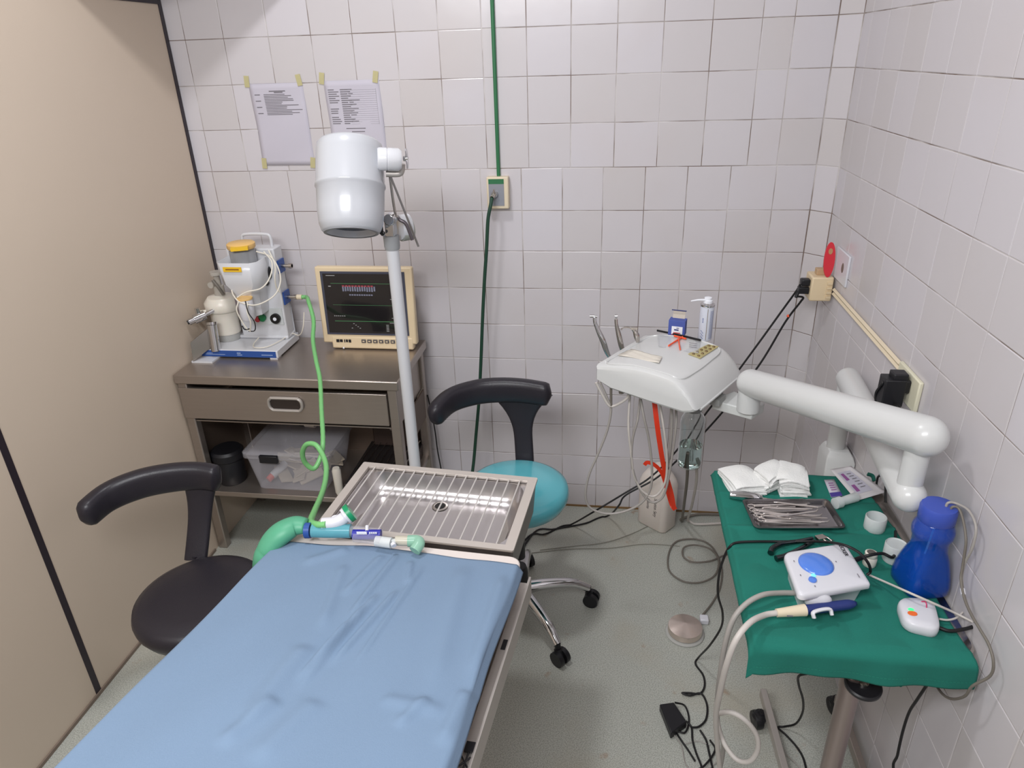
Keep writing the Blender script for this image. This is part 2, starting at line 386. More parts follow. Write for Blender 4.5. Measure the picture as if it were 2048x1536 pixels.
# socket cluster near the corner
def wallplate(y,z,w,h): return [(RX-.008,y-w/2,z-h/2),(RX,y+w/2,z+h/2)]
t=thing('multi_socket_adaptor','cream cube multi socket adaptor plugged in near the corner','adaptor',(RX-.07,-.20,1.09))
AY0,AY1,zb,zt=-.231,-.150,1.046,1.129
m=MB(); m.bb((.666,AY0,zb),(RX-.009,AY1,zt)); obj('body',m,BEIGE,t,bevel=.005)
m=MB()
for k in range(4): m.bb((RX-.03,AY0-.006,zb+.012+k*.016),(RX-.014,AY0+.002,zb+.02+k*.016))
obj('ribs',m,BEIGE,t)
m=MB(); m.bb((RX-.06,(AY0+AY1)/2-.012,zt),(RX-.03,(AY0+AY1)/2+.018,zt+.02)); obj('pin_cover',m,mat('tan_plastic',(190,160,125),rough=.5),t,bevel=.002)
m=MB(); c=V((RX-.033,AY0+.012,zt+.058)); Mx=Euler((R(-6),0,R(8))).to_matrix()@Euler((R(90),0,0)).to_matrix()
poly=[(.018*math.cos(a)*1.0,.0+.058*math.sin(a)) for a in [2*math.pi*k/28 for k in range(28)]]
m.prism(poly,.004,c,Mx); 
f=solo('red_tag',m,RED,'oval red plastic tag standing up on the cream adaptor','tag')
m=MB(); m.prism([(.007*math.cos(2*math.pi*k/16),.028+.010*math.sin(2*math.pi*k/16)) for k in range(16)],.0052,c,Mx); obj('tag_spot',m,mat('tan_spot',(190,140,100),rough=.6),f)
m=MB(); m.bb((RX-.0085,-.338,1.128),(RX-.0014,-.20,1.228)); t=solo('wall_socket_plate',m,WPLAST,'white wall plate with brown mark behind the cream adaptor','socket',bevel=.002)
cc=P(1686,536,x=RX-.007)
m=MB(); m.sph(cc,.016,d=(.25,.8,1.1)); obj('brown_mark',m,mat('brown_mark',(120,100,92),rough=.8),t)
m=MB(); b0=V((RX-.009,-.245,P(1662,578,x=RX-.01).z)); b1=P(1800,733,x=RX-.009)
for s_ in (-.007,.007):
    d=V((0,0,s_)); m.tube([b0+d,b1+d],.0068,seg=4,smooth=False)
solo('cable_trunking',m,IVORY,'pale cable trunking running down the right wall between two sockets','trunking',bevel=.0008)
ya,yb=P(1845,790,x=RX).y,P(1805,740,x=RX).y; za=P(1828,818,x=RX).z; zb2=P(1815,728,x=RX).z
m=MB(); m.bb((RX-.012,ya,za),(RX-.0014,yb,zb2)); t=solo('socket_plate',m,IVORY2,'yellowed ivory socket plate on the right wall holding the black plug-in adapter','socket',bevel=.003)
# black plug-in adapter
t=thing('power_adapter','black plug-in power adapter hanging from the ivory socket plate','power adapter',(RX-.05,(ya+yb)/2,.96))
m=MB(); m.bb((.672,-.955,1.014),(.722,-.91,1.086)); m.bb((.69,-.95,1.08),(.725,-.915,1.10)); obj('body',m,BLKP,t,bevel=.003)
m=MB(); m.bb((.715,-.952,1.050),(RX-.012,-.92,1.084)); obj('plug_neck',m,BLKP,t,bevel=.004)
m=MB(); m.tube([(.676,-.93,1.076),P(1764,768,x=RX-.075),P(1752,785,x=RX-.075),P(1752,805,x=RX-.07),P(1760,830,x=RX-.06),P(1768,880,x=RX-.04),P(1773,930,x=RX-.025),P(1760,950,x=RX-.02),P(1752,975,x=RX-.015),(RX-.015,-.95,.5),(RX-.02,-1.0,.1)],.0028); obj('cable',m,BLKC,t)
m=MB(); m.tube([(.705,-.935,1.016),P(1799,826,x=RX-.05),(RX-.05,-.99,.85),P(1772,945,x=RX-.02),P(1771,975,x=RX-.016),(RX-.016,-1.02,.6),(RX-.02,-1.06,.1)],.003); obj('second_cable',m,BLKC,t)
# two long black mains cables
def cable(name,pts,r,m_,label,cat='cable',group=None,**k):
    mb=MB(); mb.tube(pts,r,**k); return solo(name,mb,m_,label,cat,group)
t=cable('mains_cable',[V((.64,-.20,1.105)),P(1604,562,y=-.19),P(1594,580,y=-.18),P(1565,620,y=-.16),P(1510,696,y=-.16),P(1440,790,y=-.18),P(1350,905,y=-.20),P(1300,955,y=-.22),P(1250,986,y=-.25),P(1190,1022,y=-.3),P(1140,1050,z=.006),P(1090,1068,z=.006),P(1050,1080,z=.006),V((-.45,-.72,.006))],.0036,BLKC,'upper of two black mains cables sloping from the corner adaptor to the floor',n=8)
m=MB(); m.box((.652,-.20,1.105),(.03,.03,.022)); obj('plug',m,BLKP,t,bevel=.004)
m=MB(); m.box((.648,-.205,1.078),(.034,.026,.022)); m.tube([(.635,-.205,1.075),(.628,-.205,1.05)],.006); obj('plug',m,BLKP,t,bevel=.004)
t=cable('mains_cable',[V((.628,-.205,1.055)),P(1606,595,y=-.20),P(1600,605,y=-.19),P(1570,645,y=-.17),P(1517,732,y=-.17),P(1440,830,y=-.19),P(1360,915,y=-.21),P(1310,958,y=-.225),P(1252,990,y=-.26),P(1237,1012,y=-.3),P(1215,1032,z=.012),P(1165,1048,z=.006),P(1110,1058,z=.006),P(1060,1074,z=.006),V((-.40,-.76,.006))],.0036,BLKC,'lower of two black mains cables with an orange tie, sloping from the corner adaptor',n=8)
m=MB(); m.sph(P(1577,632,y=-.17),.007,seg=8,n=5,d=(1,1,.8)); obj('cable_tie',m,ORANGE,t)
m=MB(); m.prism([(0,0),(.56,0),(0,-.56)],.02,(LX-.003,-.004,2.115)); 
solo('shadow_plate',m,CREAM,'cream triangular plate added above the frame top to cast a V shadow into the corner','shelf')  # unseen plate, added only for its V-shaped shadow on partition and tiles
# ================================================================ STEEL CABINET
CX0,CX1,CY0,CY1=-1.594,-.735,-.452,-.045
t=thing('steel_cabinet','stainless steel cabinet with one drawer and open shelf against the tiled wall','cabinet',((CX0+CX1)/2,-.25,0))
m=MB(); m.bb((CX0,CY0,.764),(CX1,CY1,.80)); obj('top',m,STEEL,t,bevel=.004)
for (x,y) in ((CX0+.02,CY0+.03),(CX1-.03,CY0+.03),(CX0+.02,CY1-.03),(CX1-.03,CY1-.03)):
    m=MB(); sx=1 if x<-1.2 else -1; sy=1 if y<-.25 else -1
    m.bb((x-.018*1,y-.018,.0),(x+.018,y+.018,.764)); obj('leg',m,STEEL,t,bevel=.004)
m=MB(); m.bb((CX0+.03,CY0+.02,.60),(CX1-.05,CY1-.02,.604)); m.bb((CX0+.006,CY0+.05,.60),(CX0+.012,CY1-.05,.762)); m.bb((CX1-.03,CY0+.05,.60),(CX1-.024,CY1-.05,.762)); m.bb((CX0+.02,CY1-.02,.6),(CX1-.02,CY1-.014,.762)); obj('drawer_case',m,STEEL,t)
m=MB(); m.bb((CX0+.006,CY0+.004,.619),(CX1-.05,CY0+.018,.746)); dr=obj('drawer',m,STEEL,t,bevel=.0015)
hx=P(570,802,y=CY0).x; hz=.697
m=MB(); hw,hh=.055,.021
m.tube([V((hx+math.cos(a)*hw*(1 if abs(math.cos(a))>.5 else 1),CY0-.004,hz+math.sin(a)*hh)) for a in []] or [V((hx+q[0],CY0-.003,hz+q[1])) for q in rrect(.128,.05,.02,4)],.006,closed=True,n=2,seg=8)
obj('handle',m,DULL,dr)
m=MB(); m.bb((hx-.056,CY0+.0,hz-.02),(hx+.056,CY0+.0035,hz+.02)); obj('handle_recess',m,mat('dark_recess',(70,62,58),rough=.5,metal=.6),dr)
m=MB(); m.bb((CX0+.02,CY0+.012,.262),(CX1-.02,CY1-.02,.284)); obj('shelf',m,STEEL,t,bevel=.003)
m=MB(); m.bb((CX0+.03,CY1-.025,.284),(CX1-.03,CY1-.02,.6)); m.bb((CX0+.006,CY0+.05,.284),(CX0+.01,CY1-.03,.6)); m.bb((CX1-.02,CY0+.2,.47),(CX1-.014,CY1-.03,.6)); m.bb((CX0+.18,CY1-.03,.284),(CX0+.22,CY1-.02,.6)); obj('back_panel',m,mat('brownish_steel',(112,98,88),rough=.5,metal=.6),t)  # inner panels in a darker, browner steel than the rest
ZS=.284
# storage tub
t=thing('storage_tub','clear lidded plastic storage tub with dark handle clip on the cabinet shelf','tub',(-1.235,-.27,ZS))
def tubring(x0,x1,y0,y1,z,r=.03): return [V((p[0],p[1],z)) for p in rrect(x1-x0,y1-y0,r,4,(x0+x1)/2,(y0+y1)/2)]
m=MB(); m.rings([tubring(-1.385,-1.10,-.40,-.13,ZS+.001),tubring(-1.41,-1.07,-.41,-.11,ZS+.15)],True,False); obj('tub_body',m,CLEAR,t,solid=.002)
m=MB(); m.rings([tubring(-1.42,-1.06,-.418,-.10,ZS+.148),tubring(-1.42,-1.06,-.418,-.10,ZS+.166),tubring(-1.40,-1.08,-.40,-.12,ZS+.176),tubring(-1.37,-1.11,-.37,-.14,ZS+.178)],False,True); obj('lid',m,CLEAR,t,solid=.002)
m=MB(); m.bb((-1.335,-.432,ZS+.138),(-1.26,-.418,ZS+.17)); obj('clip',m,BLKP,t,bevel=.003)
# content of the tub
t=thing('tube_with_red_cap','small clear tube with a red cap lying inside the tub','tube',(-1.33,-.36,ZS+.01))
m=MB(); m.cyl((-1.30,-.30,ZS+.06),(-1.335,-.36,ZS+.035),.016); obj('tube_body',m,WPLAST,t)
m=MB(); m.cyl((-1.334,-.358,ZS+.036),(-1.345,-.378,ZS+.026),.013); obj('cap',m,mat('coral_cap',(214,90,80),rough=.4),t)
m=MB(); random.seed(5)
for k in range(16):
    m.box((-1.2+random.uniform(-.1,.08),-.27+random.uniform(-.07,.08),ZS+.02+random.uniform(0,.05)),(.10,.05,.006),Euler([random.uniform(-.35,.35) for _ in range(2)]+[random.uniform(0,3)]).to_matrix())
o=solo('packaged_supplies',m,mat('pale_packets',(200,188,170),rough=.5),'jumble of pale packaged supplies inside the clear tub','supplies'); o['kind']='stuff'
t=thing('ivory_vial','short ivory vial lying on the tub lid','vial',(-1.21,-.2,ZS+.19))
m=MB(); m.cyl((-1.235,-.2,ZS+.193),(-1.19,-.205,ZS+.193),.014); obj('vial_body',m,CREAMPAD,t)
m=MB(); m.cyl((-1.26,-.2,ZS+.193),(-1.235,-.2,ZS+.193),.012); obj('vial_cap',m,BLKP,t)
m=MB(); m.bb((-1.29,-.13,ZS+.18),(-1.09,-.10,ZS+.24)); solo('blue_box',m,mat('blue_carton',(40,40,120),rough=.6),'flat dark blue carton at the back of the tub lid','box')
# dark jar
t=thing('black_jar','glossy black lidded jar beside the tub, behind the black stool','jar',(-1.515,-.35,ZS))
m=MB(); m.lathe([(.05,0),(.055,.01),(.056,.10),(.05,.112)],(-1.515,-.35,ZS)); obj('jar_body',m,BLKP,t)
m=MB(); m.lathe([(.060,.108),(.064,.112),(.064,.14),(.055,.15)],(-1.515,-.35,ZS)); obj('lid',m,BLKP,t)
# towel roll and wire rack
m=MB(); m.lathe([(.012,0),(.016,.01),(.017,.11),(.013,.12)],(-1.035,-.41,ZS),seg=14); solo('white_tube_bottle',m,CANW,'slim white tube standing beside the clear tub','bottle')
t=thing('wire_rack_tray','dark metal tray with wire rack on the right of the cabinet shelf','tray',(-.88,-.25,ZS))
m=MB(); m.bb((-1.0,-.42,ZS+.001),(-.78,-.09,ZS+.05)); m.bb((-1.005,-.425,ZS+.05),(-.775,-.085,ZS+.056)); obj('tray_body',m,mat('dark_oxidised_steel',(90,84,84),rough=.4,metal=.8),t,bevel=.004)
for k in range(8):
    x=-.985+k*.027; m=MB(); m.tube([(x,-.42,ZS+.064),(x,-.25,ZS+.07),(x+.012,-.1,ZS+.075)],.0018,seg=6,n=3); obj('wire',m,STEEL2,t)
t=thing('instrument_case','dark brown case with a small latch behind the wire rack','case',(-.88,-.13,ZS+.07))
m=MB(); m.bb((-.98,-.125,ZS+.058),(-.79,-.07,ZS+.25)); obj('case_body',m,BROWN,t,bevel=.006)
m=MB(); m.bb((-.9,-.132,ZS+.14),(-.88,-.122,ZS+.155)); obj('latch',m,STEEL2,t)
# ================================================================ ANAESTHESIA MACHINE
ZT=.80
t=thing('anaesthesia_machine','white benchtop anaesthesia machine with blue front strip on the steel cabinet','anaesthesia machine',(-1.42,-.19,ZT))
m=MB(); m.bb((-1.574,-.285,ZT+.006),(-1.255,-.085,ZT+.036)); obj('base',m,WPAINT,t,bevel=.003)
m=MB(); m.bb((-1.568,-.2865,ZT+.008),(-1.262,-.284,ZT+.033)); lb=obj('front_strip',m,BLUEL,t)
m=MB(); m.bb((-1.55,-.2872,ZT+.016),(-1.47,-.2864,ZT+.018)); m.bb((-1.545,-.2872,ZT+.021),(-1.52,-.2864,ZT+.023)); m.bb((-1.42,-.2872,ZT+.015),(-1.40,-.2864,ZT+.018)); m.bb((-1.42,-.2872,ZT+.022),(-1.405,-.2864,ZT+.026)); m.bb((-1.32,-.2872,ZT+.017),(-1.275,-.2864,ZT+.02)); obj('lettering',m,mat('pale_blue_print',(150,170,205),rough=.6),lb)
for x in (-1.555,-1.275):
    m=MB(); m.bb((x-.015,-.283,ZT),(x+.015,-.25,ZT+.006)); obj('foot',m,WPLAST,t)
m=MB(); m.bb((-1.455,-.16,ZT+.036),(-1.262,-.09,ZT+.40)); m.bb((-1.475,-.165,ZT+.036),(-1.262,-.09,ZT+.05)); obj('column',m,WPAINT,t,bevel=.005)
m=MB(); m.bb((-1.40,-.164,ZT+.098),(-1.27,-.159,ZT+.165)); obj('control_panel',m,mat('grey_panel',(196,200,200),rough=.4),t)
for (x,c,r,dz) in ((-1.372,(180,56,66),.011,-.004),(-1.352,(24,120,70),.014,.002),(-1.298,(20,20,22),.02,0)):
    m=MB(); m.cyl((x,-.163,ZT+.125+dz),(x,-.176,ZT+.125+dz),r); k=obj('knob',m,mat('knob_%d'%c[0],c,rough=.35),t)
    if c[0]==20:
        m=MB(); m.cyl((x,-.176,ZT+.125),(x,-.178,ZT+.125),.007); obj('knob_centre',m,WINK,k)
m=MB(); m.tube([(-1.40,-.12,ZT+.40),(-1.40,-.12,ZT+.43),(-1.385,-.12,ZT+.445),(-1.30,-.12,ZT+.445),(-1.285,-.12,ZT+.43),(-1.285,-.12,ZT+.40)],.006,n=4); obj('carry_handle',m,WPAINT,t)
m=MB(); m.bb((-1.262,-.15,ZT+.30),(-1.256,-.10,ZT+.35)); obj('side_label',m,BLUEL,t)
m=MB(); m.bb((-1.262,-.15,ZT+.175),(-1.256,-.10,ZT+.225)); obj('side_label',m,BLUEL,t)
for z in (.325,.20):
    m=MB(); m.cyl((-1.256,-.125,ZT+z),(-1.215,-.125,ZT+z),.007); m.cyl((-1.228,-.125,ZT+z),(-1.215,-.125,ZT+z),.010); obj('gas_port',m,STEEL2,t)
m=MB(); m.cyl((-1.218,-.125,ZT+.2),(-1.195,-.125,ZT+.2),.010); obj('port_sleeve',m,IVORY,t)
m=MB(); m.sph((-1.30,-.165,ZT+.31),.022,d=(.8,.8,1.4)); m.sph((-1.31,-.17,ZT+.27),.012); obj('black_valve',m,BLKP,t)
# agent holder (hopper bracket)
def hopper(z,w,d0,cx=-1.365,cy=-.20,ch=.02): return [V((cx+p[0],cy+p[1],z)) for p in [(-w/2,-d0/2+ch),(-w/2+ch,-d0/2),(w/2-ch,-d0/2),(w/2,-d0/2+ch),(w/2,d0/2),(-w/2,d0/2)]]
m=MB(); m.rings([hopper(ZT+.16,.085,.08),hopper(ZT+.25,.10,.10),hopper(ZT+.29,.145,.13),hopper(ZT+.375,.155,.15)],True,False); hb=obj('vaporiser_holder',m,WPAINT,t,solid=.003)
m=MB(); c=V((-1.375,-.2765,ZT+.352)); m.box(c,(.072,.001,.018)); lb=obj('yellow_sticker',m,YELLOW,hb)
m=MB(); m.box(c+V((0,-.0008,0)),(.052,.0006,.005)); obj('sticker_print',m,mat('brown_print',(150,100,20),rough=.7),lb)
m=MB(); m.bb((-1.402,-.256,ZT+.17),(-1.392,-.24,ZT+.235)); obj('slot',m,mat('dark_slot',(110,100,104),rough=.6),hb)
m=MB(); m.lathe([(.047,0),(.047,.05),(.036,.058)],(-1.365,-.20,ZT+.355)); hj=obj('agent_jar',m,mat('clear_grey_jar',(190,192,196),rough=.2,trans=.4),t)
m=MB(); m.lathe([(.048,0),(.051,.004),(.051,.018),(.046,.022)],(-1.365,-.20,ZT+.412)); obj('jar_lid',m,YCAP,hj)
m=MB(); m.box((-1.345,-.25,ZT+.424),(.06,.03,.012),Euler((0,0,.4)).to_matrix()); obj('yellow_tape',m,YELLOW,hj)
m=MB(); m.lathe([(.024,0),(.028,.006),(.028,.078),(.026,.082)],(-1.352,-.272,ZT+.158)); ac=obj('agent_canister',m,WPLAST,t)
m=MB(); m.lathe([(.029,0),(.029,.006)],(-1.352,-.272,ZT+.238)); m2=obj('canister_ring',m,YCAP,ac)
# wires
Wp=[[( -1.41,-.25,ZT+.27),(-1.385,-.285,ZT+.255),(-1.355,-.30,ZT+.235),(-1.30,-.29,ZT+.222),(-1.245,-.25,ZT+.245),(-1.225,-.22,ZT+.29),(-1.235,-.2,ZT+.34),(-1.265,-.19,ZT+.38),(-1.31,-.2,ZT+.40)],
 [(-1.37,-.29,ZT+.25),(-1.33,-.285,ZT+.27),(-1.28,-.27,ZT+.28),(-1.255,-.24,ZT+.31),(-1.25,-.21,ZT+.36),(-1.28,-.2,ZT+.40)],
 [(-1.36,-.3,ZT+.24),(-1.37,-.31,ZT+.21),(-1.365,-.305,ZT+.17),(-1.35,-.30,ZT+.13),(-1.34,-.3,ZT+.125)],
 [(-1.33,-.295,ZT+.235),(-1.33,-.31,ZT+.20),(-1.325,-.31,ZT+.16),(-1.34,-.3,ZT+.12)],
 [(-1.27,-.18,ZT+.4),(-1.245,-.2,ZT+.35),(-1.25,-.21,ZT+.30),(-1.255,-.2,ZT+.26),(-1.25,-.19,ZT+.24)]]
m=MB()
for w in Wp: m.tube(w,.0026,seg=8,n=8)
obj('white_wires',m,WHWIRE,t)
m=MB(); m.tube([(-1.335,-.30,ZT+.24),(-1.325,-.312,ZT+.20),(-1.312,-.305,ZT+.16),(-1.32,-.3,ZT+.125),(-1.345,-.3,ZT+.12)],.002,seg=6,n=8); m.tube([(-1.34,-.30,ZT+.13),(-1.36,-.3,ZT+.128),(-1.37,-.295,ZT+.14)],.0025,n=6); obj('black_wire',m,BLKC,t)
m=MB(); m.tube([(-1.262,-.12,ZT+.045),(-1.3,-.25,ZT+.042),(-1.35,-.27,ZT+.042),(-1.37,-.24,ZT+.045),(-1.36,-.21,ZT+.06)],.002,n=6,seg=6); m.tube([(-1.262,-.12,ZT+.045),(-1.22,-.15,ZT+.05),(-1.19,-.17,ZT+.09),(-1.18,-.16,ZT+.15)],.0022,n=6,seg=6); obj('sampling_line',m,WHWIRE,t)
# absorber canister
t=thing('absorber_canister','cream round carbon dioxide absorber canister left of the anaesthesia machine','canister',(-1.515,-.165,ZT+.036))
cc=(-1.512,-.165,ZT+.0365)
m=MB(); m.lathe([(.046,0),(.048,.005),(.048,.028)],cc); obj('bottom_band',m,mat('frosted_band',(200,200,196),rough=.3,trans=.3),t)
m=MB(); m.lathe([(.050,.028),(.052,.034),(.052,.12),(.054,.125)],cc); obj('canister_body',m,CANW,t)
m=MB(); m.lathe([(.060,.122),(.066,.132),(.066,.156),(.05,.176),(.02,.182)],cc); obj('lid',m,CANW,t)
m=MB(); m.cyl((cc[0],cc[1],cc[2]+.18),(cc[0],cc[1],cc[2]+.22),.02); m.cyl((cc[0]-.02,cc[1]-.02,cc[2]+.225),(cc[0]-.02,cc[1]+.012,cc[2]+.225),.012); m.cyl((cc[0],cc[1],cc[2]+.22),(cc[0],cc[1],cc[2]+.262),.011); m.cyl((cc[0],cc[1],cc[2]+.262),(cc[0],cc[1],cc[2]+.275),.022); obj('valve_stack',m,mat('clear_valve',(206,200,190),rough=.25,trans=.35),t)
m=MB(); m.cyl((cc[0]-.045,cc[1]-.045,cc[2]+.128),(cc[0]-.075,cc[1]-.06,cc[2]+.128),.007); obj('side_spout',m,CANW,t)
m=MB(); m.tube([(cc[0]+.025,cc[1]-.02,cc[2]+.19),(cc[0]+.018,cc[1]-.03,cc[2]+.22),(cc[0]+.0,cc[1]-.03,cc[2]+.25)],.006); obj('dark_hose',m,DKTUBE,t)
t=thing('metal_elbow_fitting','chrome elbow breathing circuit fitting with knob at the cabinet edge','fitting',(-1.56,-.27,ZT))
m=MB(); m.bb((-1.585,-.335,ZT),(-1.50,-.245,ZT+.006)); obj('mount_plate',m,WPAINT,t)
m=MB(); m.tube([(-1.578,-.33,ZT+.006),(-1.578,-.325,ZT+.075),(-1.515,-.25,ZT+.125)],.001,smooth=False,seg=4); m.rings([[V((-1.58,-.332,ZT+.006)),V((-1.52,-.27,ZT+.05)),V((-1.515,-.25,ZT+.13)),V((-1.58,-.32,ZT+.08))],[V((-1.576,-.338,ZT+.006)),V((-1.516,-.276,ZT+.05)),V((-1.511,-.256,ZT+.13)),V((-1.576,-.326,ZT+.08))]]); obj('bracket',m,STEEL2,t)
m=MB(); m.cyl((-1.505,-.285,ZT+.03),(-1.512,-.265,ZT+.13),.018); m.cyl((-1.512,-.265,ZT+.13),(-1.513,-.262,ZT+.14),.020); obj('tube_body',m,CHROME,t)
m=MB(); m.cyl((-1.57,-.28,ZT+.155),(-1.54,-.25,ZT+.165),.018); m.cyl((-1.585,-.295,ZT+.15),(-1.57,-.28,ZT+.155),.012); m.cyl((-1.56,-.262,ZT+.16),(-1.56,-.262,ZT+.195),.009); m.cyl((-1.54,-.25,ZT+.165),(-1.515,-.225,ZT+.175),.008); k=obj('valve_body',m,CHROME,t)
m=MB(); m.cyl((-1.588,-.298,ZT+.149),(-1.585,-.295,ZT+.15),.008); obj('valve_opening',m,BLKP,k)
# ================================================================ PATIENT MONITOR
t=thing('patient_monitor','cream patient monitor with dark screen on the steel cabinet behind the lamp pole','monitor',(-.93,-.15,ZT))
TM=Matrix.Translation((-.9275,-.165,ZT+.004))@Matrix.Rotation(R(-3),4,'X')
def mtx(p): return TM@V(p)
def mbox(m,a,b):
    a=V(a);b=V(b); c=(a+b)/2; d=b-a; m.box(TM@c,[abs(q) for q in d],TM.to_3x3())
m=MB(); mbox(m,(-.19,0,.022),(.19,.03,.325)); mbox(m,(-.155,-.002,0),(.175,.03,.05)); fr=obj('bezel',m,BEIGE,t,bevel=.006)
m=MB(); mbox(m,(-.165,.03,.02),(.165,.085,.30)); obj('rear_housing',m,BEIGE,t,bevel=.01)
m=MB(); mbox(m,(-.168,-.003,.058),(.162,.001,.308)); obj('screen_border',m,mat('slate_border',(70,72,86),rough=.4),t)
m=MB(); mbox(m,(-.158,-.0045,.066),(.152,-.003,.300)); sc=obj('screen',m,SCREEN,t)
def line(m,x0,x1,z,h=.0012): mbox(m,(x0,-.0052,z),(x1,-.0046,z+h))
g=mat('screen_green_trace',(70,120,80),rough=.5,emit=(60,120,70),es=.35); wt=mat('screen_white_print',(150,150,150),rough=.5,emit=(140,140,140),es=.4); rd=mat('screen_red_print',(150,60,70),rough=.5,emit=(150,50,60),es=.35); gy=mat('screen_grey_print',(110,112,130),rough=.5,emit=(110,112,130),es=.3)
m=MB(); line(m,-.13,.13,.262); line(m,-.13,.13,.113,.0018); line(m,-.13,.13,.178,.0008); obj('green_traces',m,g,sc)
m=MB(); line(m,.09,.12,.108,.0016); line(m,.10,.118,.128,.0016); line(m,.10,.115,.202,.002); line(m,.11,.118,.268,.002); line(m,-.14,-.13,.25,.003); line(m,-.145,-.11,.292,.002)
for k in range(5): line(m,-.065+k*.008,-.06+k*.008,.085+(k*7%4)*.006,.002); line(m,.075,.085,.075+k*.006,.002)
for k in range(6): line(m,-.13+k*.008,-.126+k*.008,.133,.003)
obj('white_figures',m,wt,sc)
random.seed(11); m=MB()
for k in range(14): x=-.085+k*.0095; line(m,x,x+.006,.231+random.random()*.003,.018)
for k in range(10): x=-.06+k*.0095; line(m,x,x+.007,.216,.005)
obj('notice_text',m,gy,sc)
m=MB()
for k in range(10): x=-.085+k*.0125; line(m,x,x+.009,.2505,.005)
obj('red_text',m,rd,sc)
for k in range(6):
    m=MB(); mbox(m,(.008+k*.0235-.04,-.006,.026),(.026+k*.0235-.04,-.002,.040)); b=obj('button',m,mat('button_grey',(88,84,84),rough=.5),t,bevel=.0015)
    m=MB(); mbox(m,(.013+k*.0235-.04,-.0066,.031),(.021+k*.0235-.04,-.0058,.035)); obj('button_icon',m,BEIGE,b)
m=MB()
for k,(a,b) in enumerate(((0,.012),(.014,.026),(.032,.036),(.039,.047),(.05,.06))): mbox(m,(-.135+a,-.0035,.026+(k%2)*.001),(-.135+b,-.0018,.038))
obj('maker_lettering',m,BLKP,t)
m=MB(); m.sph(mtx((-.108,-.004,.003)),.004,seg=8,n=5); obj('power_lamp',m,WINK,t)
# light green breathing gas hose
t=cable('light_green_hose',[(-1.197,-.125,ZT+.2),(-1.175,-.128,ZT+.2),P(617,603,y=-.18),P(627,640,y=-.24),P(626,680,y=-.32),P(632,720,y=-.42),P(640,760,y=-.50),P(643,820,y=-.62),P(646,880,y=-.74),P(642,912,y=-.78),P(628,937,y=-.81),P(610,925,y=-.82),P(605,905,y=-.83),P(613,889,y=-.84),P(630,889,y=-.85),P(643,905,y=-.87),P(652,930,y=-.92),P(651,960,y=-1.0),P(643,990,y=-1.1),P(630,1020,y=-1.22),P(622,1042,y=-1.31),P(634,1049,y=-1.345),P(652,1049,y=-1.35)],.0078,GHOSE,'light green hose looping once between the anaesthesia machine and the table','hose',n=10,rib=.05)
# ================================================================ EXAMINATION LAMP
PX_,PY_=-.632,-.67
t=thing('examination_lamp','white examination lamp with drum head on a tall white pole before the cabinet','lamp',(PX_,PY_,0))
m=MB()
for k in range(4):
    a=R(45+90*k); m.tube([V((PX_,PY_,.05)),V((PX_+.12*math.cos(a),PY_+.16*math.sin(a),.055))],.013,smooth=False,seg=8)
m.cyl((PX_,PY_,.04),(PX_,PY_,.08),.03); obj('base',m,WPAINT,t)
for k in range(4):
    a=R(45+90*k); m=MB(); m.cyl((PX_+.12*math.cos(a)-.01,PY_+.16*math.sin(a),.022),(PX_+.12*math.cos(a)+.01,PY_+.16*math.sin(a),.022),.022); obj('caster',m,BLKP,t)
ZP=P(789,478,y=PY_).z
m=MB(); m.lathe([(.0185,0.08),(.0185,ZP)],(PX_,PY_,0),seg=20); obj('pole',m,WPAINT,t)
m=MB(); m.lathe([(.021,ZP-.03),(.023,ZP-.02),(.023,ZP+.01)],(PX_,PY_,0)); obj('collar',m,GPLAST,t)
jt=P(795,435,y=PY_)
m=MB(); m.bb((PX_-.012,PY_-.016,ZP+.005),(PX_+.016,PY_+.016,jt.z-.002)); m.cyl((PX_+.004,PY_-.018,jt.z-.004),(PX_+.004,PY_+.018,jt.z-.004),.017); jo=obj('joint',m,CHROME,t,bevel=.003)
m=MB(); m.cyl((PX_-.02,PY_-.022,ZP+.02),(PX_-.02,PY_-.022,ZP+.05),.006); m.cyl((PX_-.014,PY_-.02,ZP+.022),(PX_-.014,PY_-.035,ZP+.022),.005); obj('bolt',m,BLKP,jo)
a=P(800,440,y=PY_-.03); b=P(822,472,y=PY_-.03)
m=MB(); m.tube([P(797,436,y=PY_-.02),a,P(812,448,y=PY_-.03),b,P(825,480,y=PY_-.03)],.005); obj('lever',m,mat('dark_lever',(90,84,88),rough=.3,metal=.5),t)
cw=P(806,455,y=PY_+.03)
m=MB(); m.cyl(cw+V((-.012,.0,0)),cw+V((.012,.02,0)),.036,seg=28); obj('counterweight_disc',m,WPAINT,t)
m=MB(); m.cyl(cw+V((-.01,0.002,-.008)),cw+V((.014,.024,-.008)),.033,seg=28); obj('disc_backing',m,mat('olive_grey',(158,160,152),rough=.5),t)
# head
HC=P(701,374,y=-.73); ax=V((.045,-.41,-.91)).normalized()
prof=[(.045,-.135),(.082,-.132),(.092,-.122),(.095,-.10),(.0975,-.01),(.1,-.004),(.1,.002),(.0965,.006),(.095,.07),(.091,.108),(.084,.128),(.077,.134),(.070,.134),(.066,.128),(.060,.11)]
prof=[(r*.95,h*.93) for r,h in prof]
m=MB(); m.lathe(prof,HC,ax,seg=56,cap1=False); hd=obj('lamp_head',m,mat('lamp_head_enamel',(188,190,195),rough=.25,coat=.3),t,sharp=50)
m=MB(); m.lathe([(.066,.1262),(.074,.1258),(.074,.123),(.066,.123)],HC,ax,seg=48,cap0=False,cap1=False); obj('rim',m,mat('grey_rim',(150,152,158),rough=.4),hd)
m=MB(); m.lathe([(.061,.108),(.04,.104),(.001,.100)],HC,ax,seg=40,cap0=False); obj('lens',m,mat('dark_lens',(70,74,86),rough=.15),hd)
